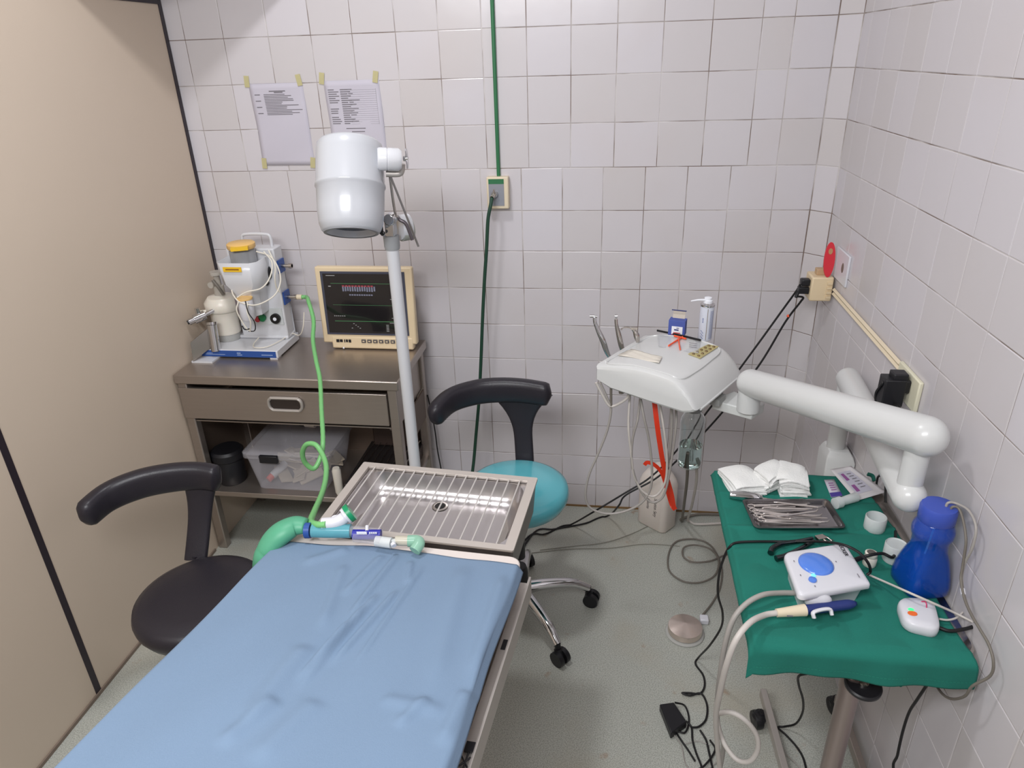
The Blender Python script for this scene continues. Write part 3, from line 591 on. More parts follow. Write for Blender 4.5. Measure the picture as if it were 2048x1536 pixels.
s0=P(762,318,y=-.72); s1=P(806,320,y=-.70)
m=MB(); d=(s1-s0).normalized(); m.lathe([(.027,0),(.030,.004),(.030,.024),(.028,.026),(.030,.028),(.030,.056),(.024,.064)],s0-d*.01,d,seg=28); obj('pivot_housing',m,WPAINT,t)
p0=P(772,347,y=-.70); p1=P(797,347,y=-.69)
m=MB(); m.tube([p0,p1,P(803,340,y=-.69),P(804,328,y=-.69)],.0095,n=4,seg=12); obj('pivot_stub',m,DULL,t)
w=P(813,317,y=-.70)
m=MB(); m.cyl(w+V((-.008,0,0)),w+V((.004,0,0)),.007); 
for s_ in (1,-1): m.tube([w,w+V((.002,-.002,.012*s_)),w+V((.001,-.002,.026*s_))],.0068,seg=8,rf=lambda q:1-.35*q,flat=(.6,1))
obj('wing_nut',m,CHROME,t)
m=MB(); m.tube([P(776,340,y=-.70),P(808,420,y=-.68),P(837,493,y=-.67)],.0032,smooth=False,seg=8); obj('support_rod',m,mat('grey_rod',(140,136,134),rough=.35,metal=.7),t)
m=MB(); m.tube([P(779,345,y=-.69),P(786,400,y=-.67),P(792,435,y=-.665)],.004,seg=8); obj('support_rod',m,STEEL2,t)
# ================================================================ SWIVEL STOOLS
def stool(label,c,zs,rs,seatm,arm,zarm,ang0,up0,group,casters,zb):
    """c: seat centre; arm: list of (x,y,z) of the curved torso rest; up0: where its upright rises"""
    t=thing('swivel_stool',label,'stool',(c[0],c[1],0),group=group)
    m=MB(); m.lathe([(rs*.80,-.075),(rs*.93,-.066),(rs*.99,-.045),(rs*1.0,-.03),(rs*.97,-.012),(rs*.86,-.002),(rs*.6,.003),(.01,.005)],(c[0],c[1],zs),seg=56,cap0=True); obj('seat',m,seatm,t,sharp=80)
    m=MB(); m.lathe([(rs*.5,-.085),(rs*.5,-.074)],(c[0],c[1],zs)); m.lathe([(.022,-.30),(.022,-.085)],(c[0],c[1],zs)); obj('gas_lift',m,BLKP,t)
    m=MB(); m.lathe([(.026,zb-.02),(.03,zb),(.03,.20),(.024,.22)],(c[0],c[1],0)); obj('column_cover',m,BLKP,t)
    for k in range(5):
        a=R(ang0+72*k); d=V((math.cos(a),math.sin(a),0)); o=V((c[0],c[1],0))
        pts=[o+d*.02+V((0,0,zb+.035)),o+d*.10+V((0,0,zb+.035)),o+d*.19+V((0,0,zb+.022)),o+d*casters+V((0,0,zb-.012))]
        m=MB(); m.tube(pts,.020,seg=14,n=6,rf=lambda q:1.15-.4*q); lg=obj('leg',m,CHROME,t)
        e=o+d*(casters+.0); n_=V((-d.y,d.x,0)); tw=random.uniform(-.6,.6); n_=Matrix.Rotation(tw,3,'Z')@n_; e2=e+Matrix.Rotation(tw,3,'Z')@d*.012
        m=MB()
        for s_ in (-1,1): m.cyl(e2+n_*(.006*s_)+V((0,0,.027)),e2+n_*(.022*s_)+V((0,0,.027)),.027,seg=20)
        m.cyl(e+V((0,0,.03)),e+V((0,0,zb-.005)),.010); m.tube([e2+n_*.0+V((0,0,.03)),e+V((0,0,.055))],.014,smooth=False)
        obj('caster',m,BLKP,lg)
    # torso rest
    A=[V(p) for p in arm]; S=spline(A,8)
    m=MB(); rr=[]; N=len(S); cc=V((c[0],c[1],0))
    for i,p in enumerate(S):
        tt=(S[min(i+1,N-1)]-S[max(i-1,0)]); tt.z*=1; tt.normalize(); out=V((tt.y,-tt.x,0)).normalized(); upv=out.cross(tt).normalized()
        if upv.z<0: upv=-upv
        q=i/(N-1); e=min(q/.06,1,(1-q)/.04); e=math.sqrt(max(0,1-(1-e)**2)) if e<1 else 1; e=max(e,.25)
        h=(.040+.004*math.sin(q*3))*e; w_=.026*e
        rr.append([p+out*(w_*math.copysign(abs(math.cos(a))**.7,math.cos(a)))+upv*(h*math.copysign(abs(math.sin(a))**.7,math.sin(a))) for a in [2*math.pi*k/20 for k in range(20)]])
    m.rings(rr); ar=obj('torso_rest',m,BLKV,t,sharp=80)
    # upright plate widening into the rest
    iu=int(up0[0]*(N-1)); pt=S[iu]; tt=(S[min(iu+3,N-1)]-S[max(iu-3,0)]).normalized(); wd=V((tt.x,tt.y,0)).normalized(); out=V((wd.y,-wd.x,0))
    if out.dot(pt-cc)<0: out=-out
    base=V(up0[1]); rr=[]
    for k in range(15):
        q=k/14; p=base.lerp(pt+V((0,0,-.01)),q); p+=out*(.012*math.sin(q*math.pi)); w_=up0[2]+ (up0[3])*max(0,(q-.35)/.65)**2.4
        rr.append([p+wd*(w_*math.copysign(abs(math.cos(a))**.6,math.cos(a)))+out*(.012*math.copysign(abs(math.sin(a))**.6,math.sin(a))) for a in [2*math.pi*j/16 for j in range(16)]])
    m=MB(); m.rings(rr); 
    foot=V((c[0],c[1],zs-.085)); m.tube([base+V((0,0,.01)),base+V((0,0,-.10)),base.lerp(foot,.25)+V((0,0,-.10+ (foot.z-base.z)*0)),V((foot.x,foot.y,zs-.09))],.011,seg=10,n=5)
    obj('upright',m,BLKV,t,sharp=80)
    return t
TC=(-.287,-.69); ZS1=.56
za=.785
stool('turquoise swivel stool with black torso rest on a chrome five-star base beside the table',TC,ZS1,.172,TEAL,
 [P(862,838,z=za-.02),P(900,802,z=za),P(950,785,z=za+.005),P(1000,780,z=za+.008),P(1050,782,z=za+.008),P(1102,790,z=za+.005)],za,
 math.degrees(math.atan2(-.909+.69,-.126+.287)),(.76,P(1050,928,y=-.512),.033,.085),'swivel stools',.252,.085)
BC=(-1.08,-1.265); ZS2=.54
zb_=.735
stool('black swivel stool with curved black torso rest, half hidden under the blue draped table',BC,ZS2,.175,BLKV,
 [P(162,1038,z=zb_-.01),P(215,995,z=zb_),P(280,968,z=zb_+.01),P(345,955,z=zb_+.012),P(400,952,z=zb_+.008),P(440,958,z=zb_)],zb_,
 20,(.80,P(392,1116,z=ZS2-.03),.034,.02),'swivel stools',.235,.085)
# ================================================================ OPERATING TABLE
O=V((-.182,-1.355,0)); ex=V((-1,.066,0)).normalized(); ey=V((-.066,-1,0)).normalized()  # ex: across to the left, ey: along towards the viewer
TL=1.75; TWD=.575
def zt_(a): return .80+.13*a*1.0
def TP(b,a,dz=0): return O+ex*b+ey*a+V((0,0,zt_(a)+dz))
t=thing('operating_table','steel veterinary operating table with cream pad and tilted top','table',(O.x-.29,O.y-.6,0))
def slab(m,b0,b1,a0,a1,z0,z1,r=.0,mi=0):
    pts=[(b0,a0),(b1,a0),(b1,a1),(b0,a1)]
    m.rings([[TP(b,a,z0) for b,a in pts],[TP(b,a,z1) for b,a in pts]],mi=mi)
m=MB(); pl=[(q[0]+.2875,q[1]+TL/2-.008) for q in rrect(.575,TL,.03,5)]
m.rings([[TP(b,a,-.028) for b,a in pl],[TP(b,a,-.003) for b,a in pl]]); obj('pad',m,CREAMPAD,t,bevel=.004)
m=MB(); slab(m,.01,.565,-.02,TL-.08,-.058,-.03); obj('tabletop',m,STEEL,t,bevel=.002)
# right side rail: two angle bars with a gap, one on each side
for (sg,b0) in ((1,-.001),(-1,.576)):
    m=MB(); q=-.004*sg
    slab(m,b0-.018*sg,b0+.002*sg,.02,TL-.1,-.062,-.056); slab(m,b0-.020*sg,b0-.015*sg,.0,TL-.1,-.105,-.052); slab(m,b0-.018*sg,b0+.03*sg,.02,TL-.1,-.108,-.104)
    rl=obj('side_rail',m,DULL,t)
    m=MB(); slab(m,b0-.013*sg,b0-.004*sg,.22,.25,-.061,-.055); obj('rail_bracket',m,BLKP,rl)
# basket of black wire under the far half
m=MB()
for k in range(14):
    m.tube([TP(-.004,.50+k*.03,-.11),TP(-.004,.53+k*.03,-.22)],.0022,smooth=False,seg=6); m.tube([TP(-.004,.53+k*.03,-.11),TP(-.004,.50+k*.03,-.22)],.0022,smooth=False,seg=6)
m.tube([TP(-.004,.48,-.11),TP(-.004,.93,-.11)],.005,smooth=False); m.tube([TP(-.004,.48,-.22),TP(-.004,.93,-.22)],.004,smooth=False); m.tube([TP(-.004,.48,-.11),TP(-.004,.48,-.22)],.006,smooth=False); slab(m,-.017,-.002,.485,.505,-.0545,-.050)
for k in range(12): m.tube([TP(-.016,.515+k*.035,-.052),TP(-.001,.535+k*.035,-.052)],.0016,smooth=False,seg=6); m.tube([TP(-.001,.515+k*.035,-.052),TP(-.016,.535+k*.035,-.052)],.0016,smooth=False,seg=6)
m.tube([TP(-.010,.50,-.052),TP(-.010,.95,-.052)],.0016,smooth=False,seg=6)
obj('wire_basket',m,BLKP,t)
for a in (.45,):
    m=MB(); c=O+ex*.2875+ey*.75
    m.bb((c.x-.07,c.y-.07,.08),(c.x+.07,c.y+.07,.78)); obj('column',m,WPAINT,t,bevel=.01)
    m=MB(); m.bb((c.x-.24,c.y-.3,.03),(c.x+.24,c.y+.3,.085)); obj('foot_plate',m,WPAINT,t,bevel=.012)
    for sx in (-1,1):
        for sy in (-1,1):
            m=MB(); m.cyl((c.x+sx*.2-.015,c.y+sy*.26,.02),(c.x+sx*.2+.015,c.y+sy*.26,.02),.02); obj('caster',m,BLKP,t)
# support arms to sink
m=MB(); q1=O+ex*.08+ey*.05; q2=O+ex*.08-ey*.33
for b in (.08,.48):
  m=MB(); m.rings([[O+ex*b+ey*.2+V((dx,0,.72+dz)) for dx,dz in ((-.01,0),(.01,0),(.01,.03),(-.01,.03))],[O+ex*b-ey*.30+V((dx,0,.70+dz)) for dx,dz in ((-.01,0),(.01,0),(.01,.03),(-.01,.03))]])
  obj('sink_support',m,STEEL2,t)
# blue drape
def drape_z(b,a):
    z=.003
    for (b0,a0,b1,a1,w,h) in FOLDS:
        dx,dy=b1-b0,a1-a0; L=math.hypot(dx,dy); s=((b-b0)*dx+(a-a0)*dy)/L/L; d=((b-b0)*-dy+(a-a0)*dx)/L
        e=smooth01(s/.15)*smooth01((1-s)/.25); z+=1.7*h*e*math.exp(-(d/w)**2)
    z+=.0016*math.sin(b*23+a*5)*math.sin(a*9+1)+.001*math.sin(b*41-a*17)
    return z
def inv(u,v):
    p=P(u,v,z=.82); 
    for _ in range(4):
        a=(p-O).dot(ey); p=P(u,v,z=zt_(a))
    return ((p-O).dot(ex)/(1),(p-O).dot(ey))
FOLDS=[]
for (u0,v0,u1,v1,w,h) in ((800,1108,690,1250,.007,.005),(770,1112,680,1200,.009,.0045),(800,1180,655,1340,.006,.0055),(760,1190,620,1340,.008,.005),(735,1215,590,1390,.007,.004),(700,1250,590,1370,.006,.005),(822,1125,816,1175,.006,.004),(850,1130,700,1350,.005,.004),(690,1130,640,1270,.012,.004),(700,1100,600,1130,.015,.004),(930,1130,860,1400,.02,.004),(860,1400,790,1460,.01,.004),(1010,1150,935,1380,.012,.005),(935,1380,880,1500,.012,.005),(620,1290,480,1460,.02,.005),(560,1400,430,1500,.015,.005),(760,1400,900,1430,.012,.003),(640,1400,500,1536,.02,.004)):
    b0,a0=inv(u0,v0); b1,a1=inv(u1,v1); FOLDS.append((b0,a0,b1,a1,w,h))
def dfn(u,v):
    # u across from right to left, v along
    a=.026+v*(TL-.12); b=-.030+u*.635
    far=.012*math.sin(u*7+1)+ .02*u - .0
    a=a+ (1-v)**6*far*.6
    if b<.004:
        e=(.004-b); z=drape_z(.004,a)-e*.62; b=.004-e*.35-.002*math.sin(a*14)
    elif b>.571:
        e=(b-.571); z=drape_z(.571,a)-e*.75; b=.571+e*.5+.002*math.sin(a*11)
    else: z=drape_z(b,a)
    return TP(b,a,z)
m=MB(); m.grid(dfn,130,260); dr=solo('surgical_drape',m,BLUECLOTH,'pale blue fabric drape spread over the operating table pad','drape',solid=.0012,sharp=180,offset=1)
# sink tray at the head end
SO=(P(1075,956,z=.80)); S2=P(728,924,z=.80); S3=P(628,1060,z=.80); S4=P(1030,1098,z=.80)
sx_=(S2-SO); WS=sx_.length; sx_.normalize(); sy_=V((sx_.y,-sx_.x,0)); 
if sy_.y>0: sy_=-sy_
LS=((S3-S2).dot(sy_)+(S4-SO).dot(sy_))/2
def SP(b,a,z): return SO+sx_*b+sy_*a+V((0,0,z-.80))
t=thing('drain_sink_tray','stainless steel drain tray with bar grate at the head of the operating table','sink',(SO.x-.25,SO.y-.15,.69))
def sring(b0,b1,a0,a1,z,r,n=5): return [SP(p[0],p[1],z) for p in rrect(b1-b0,a1-a0,r,n,(b0+b1)/2,(a0+a1)/2)]
m=MB()
m.rings([sring(0,WS,0,LS,.795,.004),sring(0,WS,0,LS,.80,.004),sring(.022,WS-.022,.018,LS-.018,.80,.002),sring(.022,WS-.022,.018,LS-.018,.792,.002)],False,False)
obj('rim',m,mat('rim_steel',(206,198,190),rough=.42,metal=.55),t,solid=.0015)
m=MB()
m.rings([sring(.022,WS-.022,.018,LS-.018,.791,.003),sring(.026,WS-.026,.022,LS-.022,.790,.045),sring(.034,WS-.034,.032,LS-.03,.75,.045),sring(.046,WS-.046,.046,LS-.04,.735,.035),sring(.07,WS-.07,.07,LS-.07,.732,.02)],False,True); bs=obj('basin',m,mat('basin_steel',(200,196,196),rough=.28,metal=1,bump=.04,bs=300),t,sharp=60)
dp=P(880,1012,z=.734)
m=MB(); m.lathe([(.014,0),(.014,.0008)],(dp.x,dp.y,.7345),seg=20); obj('drain_hole',m,mat('drain_black',(18,14,14),rough=.6),bs)
m=MB(); m.lathe([(.0145,.001),(.018,.0016),(.022,.0)],(dp.x,dp.y,.7335),seg=20,cap0=False,cap1=False); obj('drain_ring',m,STEEL2,bs)
nb=15
for k in range(nb):
    b=.045+k*(WS-.085)/(nb-1); m=MB(); m.tube([SP(b,.014,.797),SP(b+.0,LS/2,.7965),SP(b,LS-.014,.797)],.0021,seg=8,n=2); obj('grate_bar',m,mat('bright_wire',(222,218,214),rough=.35,metal=.5),t)
m=MB(); 
for a in (.0,LS): m.rings([[SP(0,a,.69),SP(WS,a,.69)],[SP(0,a,.78),SP(WS,a,.78)]],False,False,close=False)
m2=MB(); m2.rings([sring(.01,WS-.01,.008,LS-.008,.70,.01),sring(.002,WS-.002,.002,LS-.002,.7945,.01)],True,False); obj('outer_shell',m2,mat('shell_dark_steel',(120,114,112),rough=.35,metal=.9),t)
m.bm.free()
# ---------------------------------------------------------------- breathing circuit lying on the table
t=thing('breathing_circuit','breathing circuit with aqua connector and clear tube lying along the far edge of the drape','breathing circuit',P(720,1070,z=.81))
zb0=.835
def Q(u,v,z=zb0): return P(u,v,z=z)
m=MB(); m.tube([Q(625,1061),Q(665,1062),Q(702,1062)],.0165,seg=16); a=obj('aqua_tube',m,AQUA,t)
m=MB(); m.cyl(Q(700,1062),Q(762,1068),.0135,seg=16); obj('clear_tube',m,CLEAR,t)
m=MB(); m.cyl(Q(611,1061),Q(622,1061),.0185,seg=16); obj('blue_band',m,BLUEL,t)
m=MB(); m.tube([Q(645,1048,.85),Q(668,1046,.852),Q(682,1040,.857),Q(693,1032,.862)],.015,seg=16); m.cyl(Q(672,1050,.84),Q(672,1040,.86),.014); v_=obj('white_valve',m,WPLAST,t)
m=MB(); m.cyl(Q(690,1034,.862),Q(700,1026,.868),.021,seg=20); obj('valve_collar',m,WPLAST,v_)
m=MB(); m.cyl(Q(695,1029,.868),Q(703,1023,.873),.0225,seg=20); obj('green_cap',m,KGREEN,v_)
m=MB(); m.tube([Q(672,1052),Q(678,1058)],.013,smooth=False); obj('joint_ring',m,mat('blue_grey',(84,140,170),rough=.3),t)
t2=thing('printed_syringe','clear syringe tube with dark blue printed label lying on the table edge','syringe',Q(730,1070))
m=MB(); m.tube([Q(708,1075),Q(740,1078),Q(763,1082)],.011,seg=14); obj('barrel',m,CLEAR,t2)
m=MB(); m.tube([Q(706,1069,.838),Q(762,1069,.838)],.0118,seg=14,smooth=False); sl=obj('blue_label',m,mat('deep_blue_label',(34,38,150),rough=.4),t2)
m=MB()
for k in range(4): m.box(Q(716+k*5,1066,.852),(.006,.002,.006))
for k in range(4): m.box(Q(740+k*4,1066,.852),(.003,.002,.004))
obj('label_print',m,WINK,sl)
m=MB(); m.cyl(Q(734,1062,.848),Q(734,1052,.853),.004); obj('nozzle',m,WPLAST,t2)
t3=thing('tube_connector','translucent white connector with mint green elbow end at the pad edge','connector',Q(800,1085))
m=MB(); m.cyl(Q(752,1082,.832),Q(783,1086,.832),.0125,seg=16); m.cyl(Q(783,1086,.832),Q(792,1083,.832),.008); obj('connector_body',m,FROST,t3)
m=MB(); m.cyl(Q(786,1087,.838),Q(788,1092,.836),.006); obj('port',m,WPLAST,t3)
m=MB(); m.cyl(Q(792,1081,.832),Q(818,1082,.832),.0115,seg=16); obj('sleeve',m,mat('ivory_clear',(214,208,190),rough=.3,trans=.3),t3)
m=MB(); m.tube([Q(816,1082,.832),Q(834,1082,.832),Q(838,1088,.832),Q(829,1102,.825)],.0135,seg=16,n=5); obj('mint_elbow',m,MINT,t3)
# green reservoir bag
BP=[P(612,1052,z=.84),P(590,1052,z=.84),P(566,1064,z=.835),P(548,1080,z=.82),P(534,1100,z=.80),P(526,1118,z=.775),P(524,1145,z=.70)]
m=MB(); m.tube(BP,.03,seg=18,n=8,rf=lambda q:.55+.5*math.sin(min(q*1.25+.12,1)*math.pi*.72),flat=(.8,1.05))
solo('reservoir_bag',m,GREENB,'limp green rubber reservoir bag drooping over the far left table corner','rebreathing bag',sharp=180)
# ================================================================ DENTAL DELIVERY UNIT
HL=V((-.04,-.693,1.0)); HF=V((.214,-.847,1.0)); HB=V((.154,-.448,1.0))
du=(HF-HL).normalized(); dv=V((-du.y,du.x,0)); 
if dv.y<0: dv=-dv
def H(u,v,z): return HL+du*u+dv*v+V((0,0,z-1.0))
t=thing('dental_delivery_unit','white wall-mounted dental delivery unit with thick swing arm, hoses and glass bottle','dental unit',(RX-.05,-.57,.55))
# profile across u: arched top, rounded right edge
HW=.325; HV=.315
def topz(u):
    q=u/HW; return 1.0-.018+.034*math.sin(q*math.pi*.78+.25) - (.055*max(0,(q-.74)/.26)**2)
pr=[(0,.945),(0.0,topz(0))]+[(HW*k/16,topz(HW*k/16)) for k in range(1,16)]+[(HW,topz(HW)-.004),(HW+.002,.934),(HW-.005,.926),(HW-.03,.915),(.2,.917),(.05,.925)]
vs_=[0,.012,.03,.1,.2,.28,.30,.312]; 
def headring(v):
    e=min(v,HV-v); ins=max(0,.022-e)/.022; ins=1-math.sqrt(max(0,1-ins**2))
    c=(.16,.955)
    return [H(c[0]+(u-c[0])*(1-.05*ins),v,c[1]+(z-c[1])*(1-.28*ins)) for u,z in pr]
m=MB(); m.rings([headring(v) for v in (0,.004,.010,.02,.1,.2,.29,.302,.309,.314)]); hb=obj('delivery_head',m,DENT,t,sharp=30)
m=MB()
loop=[]
for (u,v) in [(.03,.02),(.12,.02),(.22,.02),(.262,.03),(.27,.1),(.27,.2),(.262,.285),(.2,.295),(.1,.295),(.03,.285),(.022,.2),(.022,.1)]: loop.append(H(u,v,topz(u)+.0005))
m.tube(loop,.0028,closed=True,n=5,seg=8); obj('tray_rim',m,DENT,hb)
m=MB(); e=H(.285,.02,.915); m.tube([H(HW+.002,.03,.93),H(HW+.002,.28,.93)],.004,smooth=False,seg=6); obj('side_trim',m,DENT,hb)
# handpieces on the back-left side
def hp(name,pts,r,mm,tip=None):
    m=MB(); m.tube(pts,r,n=6,seg=10,rf=lambda q:.75+.5*math.sin(min(1,q*1.3)*math.pi)**1); o=obj(name,m,mm,t); return o
y0=-.52
h1=hp('handpiece',[P(1220,716,y=y0),P(1213,702,y=y0),P(1206,682,y=y0),P(1197,662,y=y0),P(1190,645,y=y0),P(1189,634,y=y0)],.0075,CHROME)
m=MB(); m.cyl(P(1180,632,y=y0),P(1194,633,y=y0),.0045); obj('handpiece_head',m,CHROME,h1)
h1=hp('handpiece',[P(1247,706,y=y0),P(1243,694,y=y0),P(1238,672,y=y0),P(1233,650,y=y0),P(1232,638,y=y0)],.007,STEEL2)
m=MB(); m.cyl(P(1230,632,y=y0),P(1235,632,y=y0),.007); obj('handpiece_head',m,CHROME,h1)
h1=hp('three_way_syringe',[P(1276,684,y=y0),P(1272,668,y=y0),P(1266,658,y=y0)],.0075,STEEL2)
m=MB(); m.tube([P(1270,660,y=y0),P(1256,655,y=y0),P(1246,656,y=y0),P(1242,660,y=y0)],.0022,seg=6); m.bb(P(1262,659,y=y0)-V((0,.004,0)),P(1275,655,y=y0)+V((0,.004,0))); obj('syringe_nozzle',m,STEEL2,h1)
# head bracket and arm
m=MB(); bz=.892; q0=P(1425,800,z=bz); q1=P(1468,782,z=bz); q2=P(1530,806,z=bz); q3=P(1505,822,z=bz); q4=P(1440,790,z=bz)
m.rings([[p+V((0,0,-.03)) for p in (q0,q1,q2,q3)],[p for p in (q0,q1,q2,q3)]]); obj('head_bracket',m,mat('bracket_grey',(206,208,206),rough=.4),t,bevel=.003)
m=MB(); m.box(P(1425,796,z=.90),(.06,.05,.02),Euler((0,0,-.5)).to_matrix()); obj('under_plate',m,mat('under_grey',(150,150,148),rough=.5),t)
AE=P(1502,766,z=.97); AS=P(1852,872,z=1.10)
pz=P(1492,790,z=.905); m=MB(); m.cyl((AE.x-.0,AE.y,.885),(AE.x,AE.y,.96),.032,seg=24); obj('head_pivot',m,DENT,t)
def capsule(m,a,b,r0,r1,seg=36):
    a=V(a);b=V(b); d=(b-a); L=d.length
    prof=[(r0*math.sin(R(q)),-r0*math.cos(R(q))) for q in range(0,91,10)]+[(r1*math.cos(R(q)),L+r1*math.sin(R(q))) for q in range(0,91,10)]
    m.lathe(prof,a,d,seg)
m=MB(); capsule(m,AE,AS,.0395,.0425); ar=obj('upper_arm',m,DENT,t,sharp=90)
A2=V((AS.x-.003,AS.y+.012,.97)); A1=V((.695,-.64,.945))
m=MB(); m.cyl((A2.x,A2.y,.95),(A2.x,A2.y,AS.z-.02),.025,seg=28); obj('elbow_pivot',m,DENT,t)
A2b=P(1838,985,z=.905); A2b=V((min(A2b.x,.70),A2b.y,.905))
m=MB(); capsule(m,A1,V((A2.x+.0,A2.y-.01,.952)),.034,.035); obj('lower_arm',m,DENT,t,sharp=90)
m=MB(); m.cyl((A1.x,A1.y,.70),(A1.x,A1.y,A1.z),.026,seg=28); obj('wall_column',m,DENT,t)
bc=V((A1.x,A1.y,0))
m=MB(); m.rings([[V((A1.x+dx*s,A1.y+dy*s2,z)) for dx,dy in ((-.034,-.045),(.0,-.056),(RX-.003-A1.x,-.056),(RX-.003-A1.x,.056),(.0,.056),(-.034,.045))] for z,s,s2 in ((.56,.7,.8),(.58,.95,1),(.69,1.0,1.0),(.705,.9,.85),(.72,.7,.7))]); obj('mount_box',m,DENT,t,bevel=.003)
# tubes below the head
ty=-.70
def T(u,v,y=ty): return P(u,v,y=y)
TU=[([T(1200,765),T(1216,800),T(1222,820),T(1214,862),T(1196,908),T(1178,950),T(1171,990),T(1180,1015),T(1210,1027),T(1245,1024),T(1280,1008),T(1300,980),T(1304,940),T(1298,880),T(1288,835),T(1280,790,-.66)],.0038,GTUBE),
    ([T(1260,785,-.66),T(1257,850),T(1262,905),T(1268,950),T(1285,982),T(1310,992),T(1330,965),T(1334,920),T(1328,860),T(1318,800,-.66)],.0038,GTUBE2),
    ([T(1281,792,-.64),T(1275,840),T(1265,880),T(1264,930),T(1278,975),T(1300,1003),T(1322,998),T(1334,970),T(1346,900),T(1352,850),T(1352,805,-.66)],.0038,GTUBE),
    ([T(1342,806,-.70),T(1344,840,-.70),T(1340,900,-.69),T(1334,935,-.68)],.0045,GTUBE)]
for pts,r,mm in TU:
    m=MB(); m.tube(pts,r,n=8,seg=10); obj('hose',m,mm,t)
m=MB(); m.tube([T(1192,765),T(1205,790),T(1220,812),T(1240,806),T(1255,795),T(1258,785)],.0042,n=6,seg=10); obj('holder_loop',m,GTUBE2,t)
m=MB(); m.tube([T(1222,775),T(1222,815)],.004,smooth=False); m.cyl(T(1242,775),T(1243,786),.008); obj('holder_stub',m,DKTUBE,t)
m=MB(); m.tube([T(1376,905,-.62),T(1374,960,-.5),T(1368,1010,-.3),P(1364,1042,z=.014),V((.33,-.07,.010)),V((.40,-.03,.010)),V((.5,-.02,.010))],.0055,n=8,seg=10); obj('supply_hose',m,DKTUBE,t)
m=MB(); m.tube([T(1392,915,-.60),T(1393,960,-.5),T(1384,1010,-.3),P(1376,1042,z=.014),V((.40,-.10,.010)),V((.55,-.08,.010)),V((.66,-.12,.010))],.005,n=8,seg=10); obj('supply_hose',m,GTUBE2,t)
# glass bottle
BX,BY=.272,-.585
bz0=P(1387,932,y=BY).z; bz1=P(1384,815,y=BY).z
hB=bz1-bz0
m=MB(); prof=[(.001,0),(.028,.0),(.037,.006),(.0395,.02),(.0395,hB*.76),(.037,hB*.84),(.028,hB*.91),(.022,hB*.94),(.022,hB)]
m.lathe(prof,(BX,BY,bz0),seg=40,cap1=False); gb=obj('glass_bottle',m,GLASS,t,solid=.0018,offset=-1,sharp=80)
m=MB(); m.lathe([(.024,.003),(.0355,.010),(.0370,.02),(.0370,hB*.38)],(BX,BY,bz0),seg=40); obj('water',m,WATER,gb)
m=MB(); m.lathe([(.023,hB*.95),(.025,hB*.96),(.025,hB+.02),(.02,hB+.03)],(BX,BY,bz0),seg=28); obj('bottle_cap',m,GPLAST,gb)
m=MB(); m.cyl((BX+.004,BY,bz0+.015),(BX,BY,bz0+hB),.003); obj('dip_tube',m,CLEAR,gb)
# red strap
t=thing('red_rubber_strap','red rubber strap hanging from the dental unit in a long loop past the white jug','strap',T(1335,1015))
def ribbon(m,pts,w,th,n=8):
    S=spline([V(p) for p in pts],n); rr=[]; N=len(S)
    for i,p in enumerate(S):
        tt=(S[min(i+1,N-1)]-S[max(i-1,0)]).normalized(); vw=(p-CAMREF).normalized(); sd=tt.cross(vw).normalized(); nn=sd.cross(tt)
        rr.append([p+sd*w+nn*th,p-sd*w+nn*th,p-sd*w-nn*th,p+sd*w-nn*th])
    m.rings(rr)
CAMREF=V((.3,-3.0,1.2))
m=MB(); ribbon(m,[T(1308,795,-.66),T(1313,840,-.68),T(1320,890,-.68),T(1328,935,-.67),T(1342,985,-.66),T(1347,1012,-.65),T(1350,1019,-.648)],.0075,.0012); obj('strap_front',m,REDS,t)
m=MB(); ribbon(m,[T(1350,1019,-.645),T(1343,1010,-.63),T(1334,980,-.62),T(1326,952,-.62),T(1318,938,-.62),T(1306,928,-.62),T(1294,925,-.62),T(1289,930,-.62)],.006,.0012); obj('strap_back',m,REDS,t)
# ---------------------------------------------------------------- things on the dental head
def HT(u,v): # on top surface from pixel
    p=P(u,v,z=1.01)
    for _ in range(4): uu=(p-HL).dot(du); p=P(u,v,z=topz(max(0,min(HW,uu)))+.001)
    return p
c=HT(1409,678)
t=thing('spray_can','white aerosol can with blue print and white side nozzle on the dental unit','spray can',c)
hz=P(1411,610,y=c.y).z-c.z
m=MB(); m.lathe([(.019,0),(.021,.003),(.021,hz-.006),(.0205,hz)],c,seg=32); obj('can_body',m,mat('can_white',(206,210,222),rough=.3),t)
m=MB(); m.lathe([(.0215,hz-.002),(.022,hz),(.0215,hz+.004),(.018,hz+.004),(.014,hz+.008)],c,seg=32,cap0=False); obj('can_rim',m,CHROME,t)
m=MB(); m.lathe([(.014,hz+.004),(.014,hz+.016),(.011,hz+.018),(.011,hz+.024),(.008,hz+.025)],c,seg=24); m.tube([c+V((-.008,-.006,hz+.018)),c+V((-.030,-.010,hz+.019)),c+V((-.052,-.013,hz+.016))],.0035,seg=10,rf=lambda q:1.1-.6*q); obj('nozzle_cap',m,WINK,t)
def oncyl(m,c,r,a,z,w,h):
    pts=[]
    for s_ in (-1,1): pts.append(V((c.x+r*math.cos(a+s_*w/r/2),c.y+r*math.sin(a+s_*w/r/2),0)))
    p0,p1=pts; m.add([p0+V((0,0,c.z+z)),p1+V((0,0,c.z+z)),p1+V((0,0,c.z+z+h)),p0+V((0,0,c.z+z+h))],[(0,1,2,3)])
m=MB(); random.seed(2)
for k in range(34):
    for j in range(3): oncyl(m,c,.0213,R(-62+j*13),.008+k*(hz-.02)/34,.0032,.0011)
for k in range(9): oncyl(m,c,.0213,R(-118-(k%3)*8),.008+k*.003,.004,.0016)
for k in range(4): oncyl(m,c,.0213,R(-125),.06+k*.004,.004,.002)
obj('blue_print',m,mat('blue_print',(70,90,150),rough=.6),t)
m=MB(); 
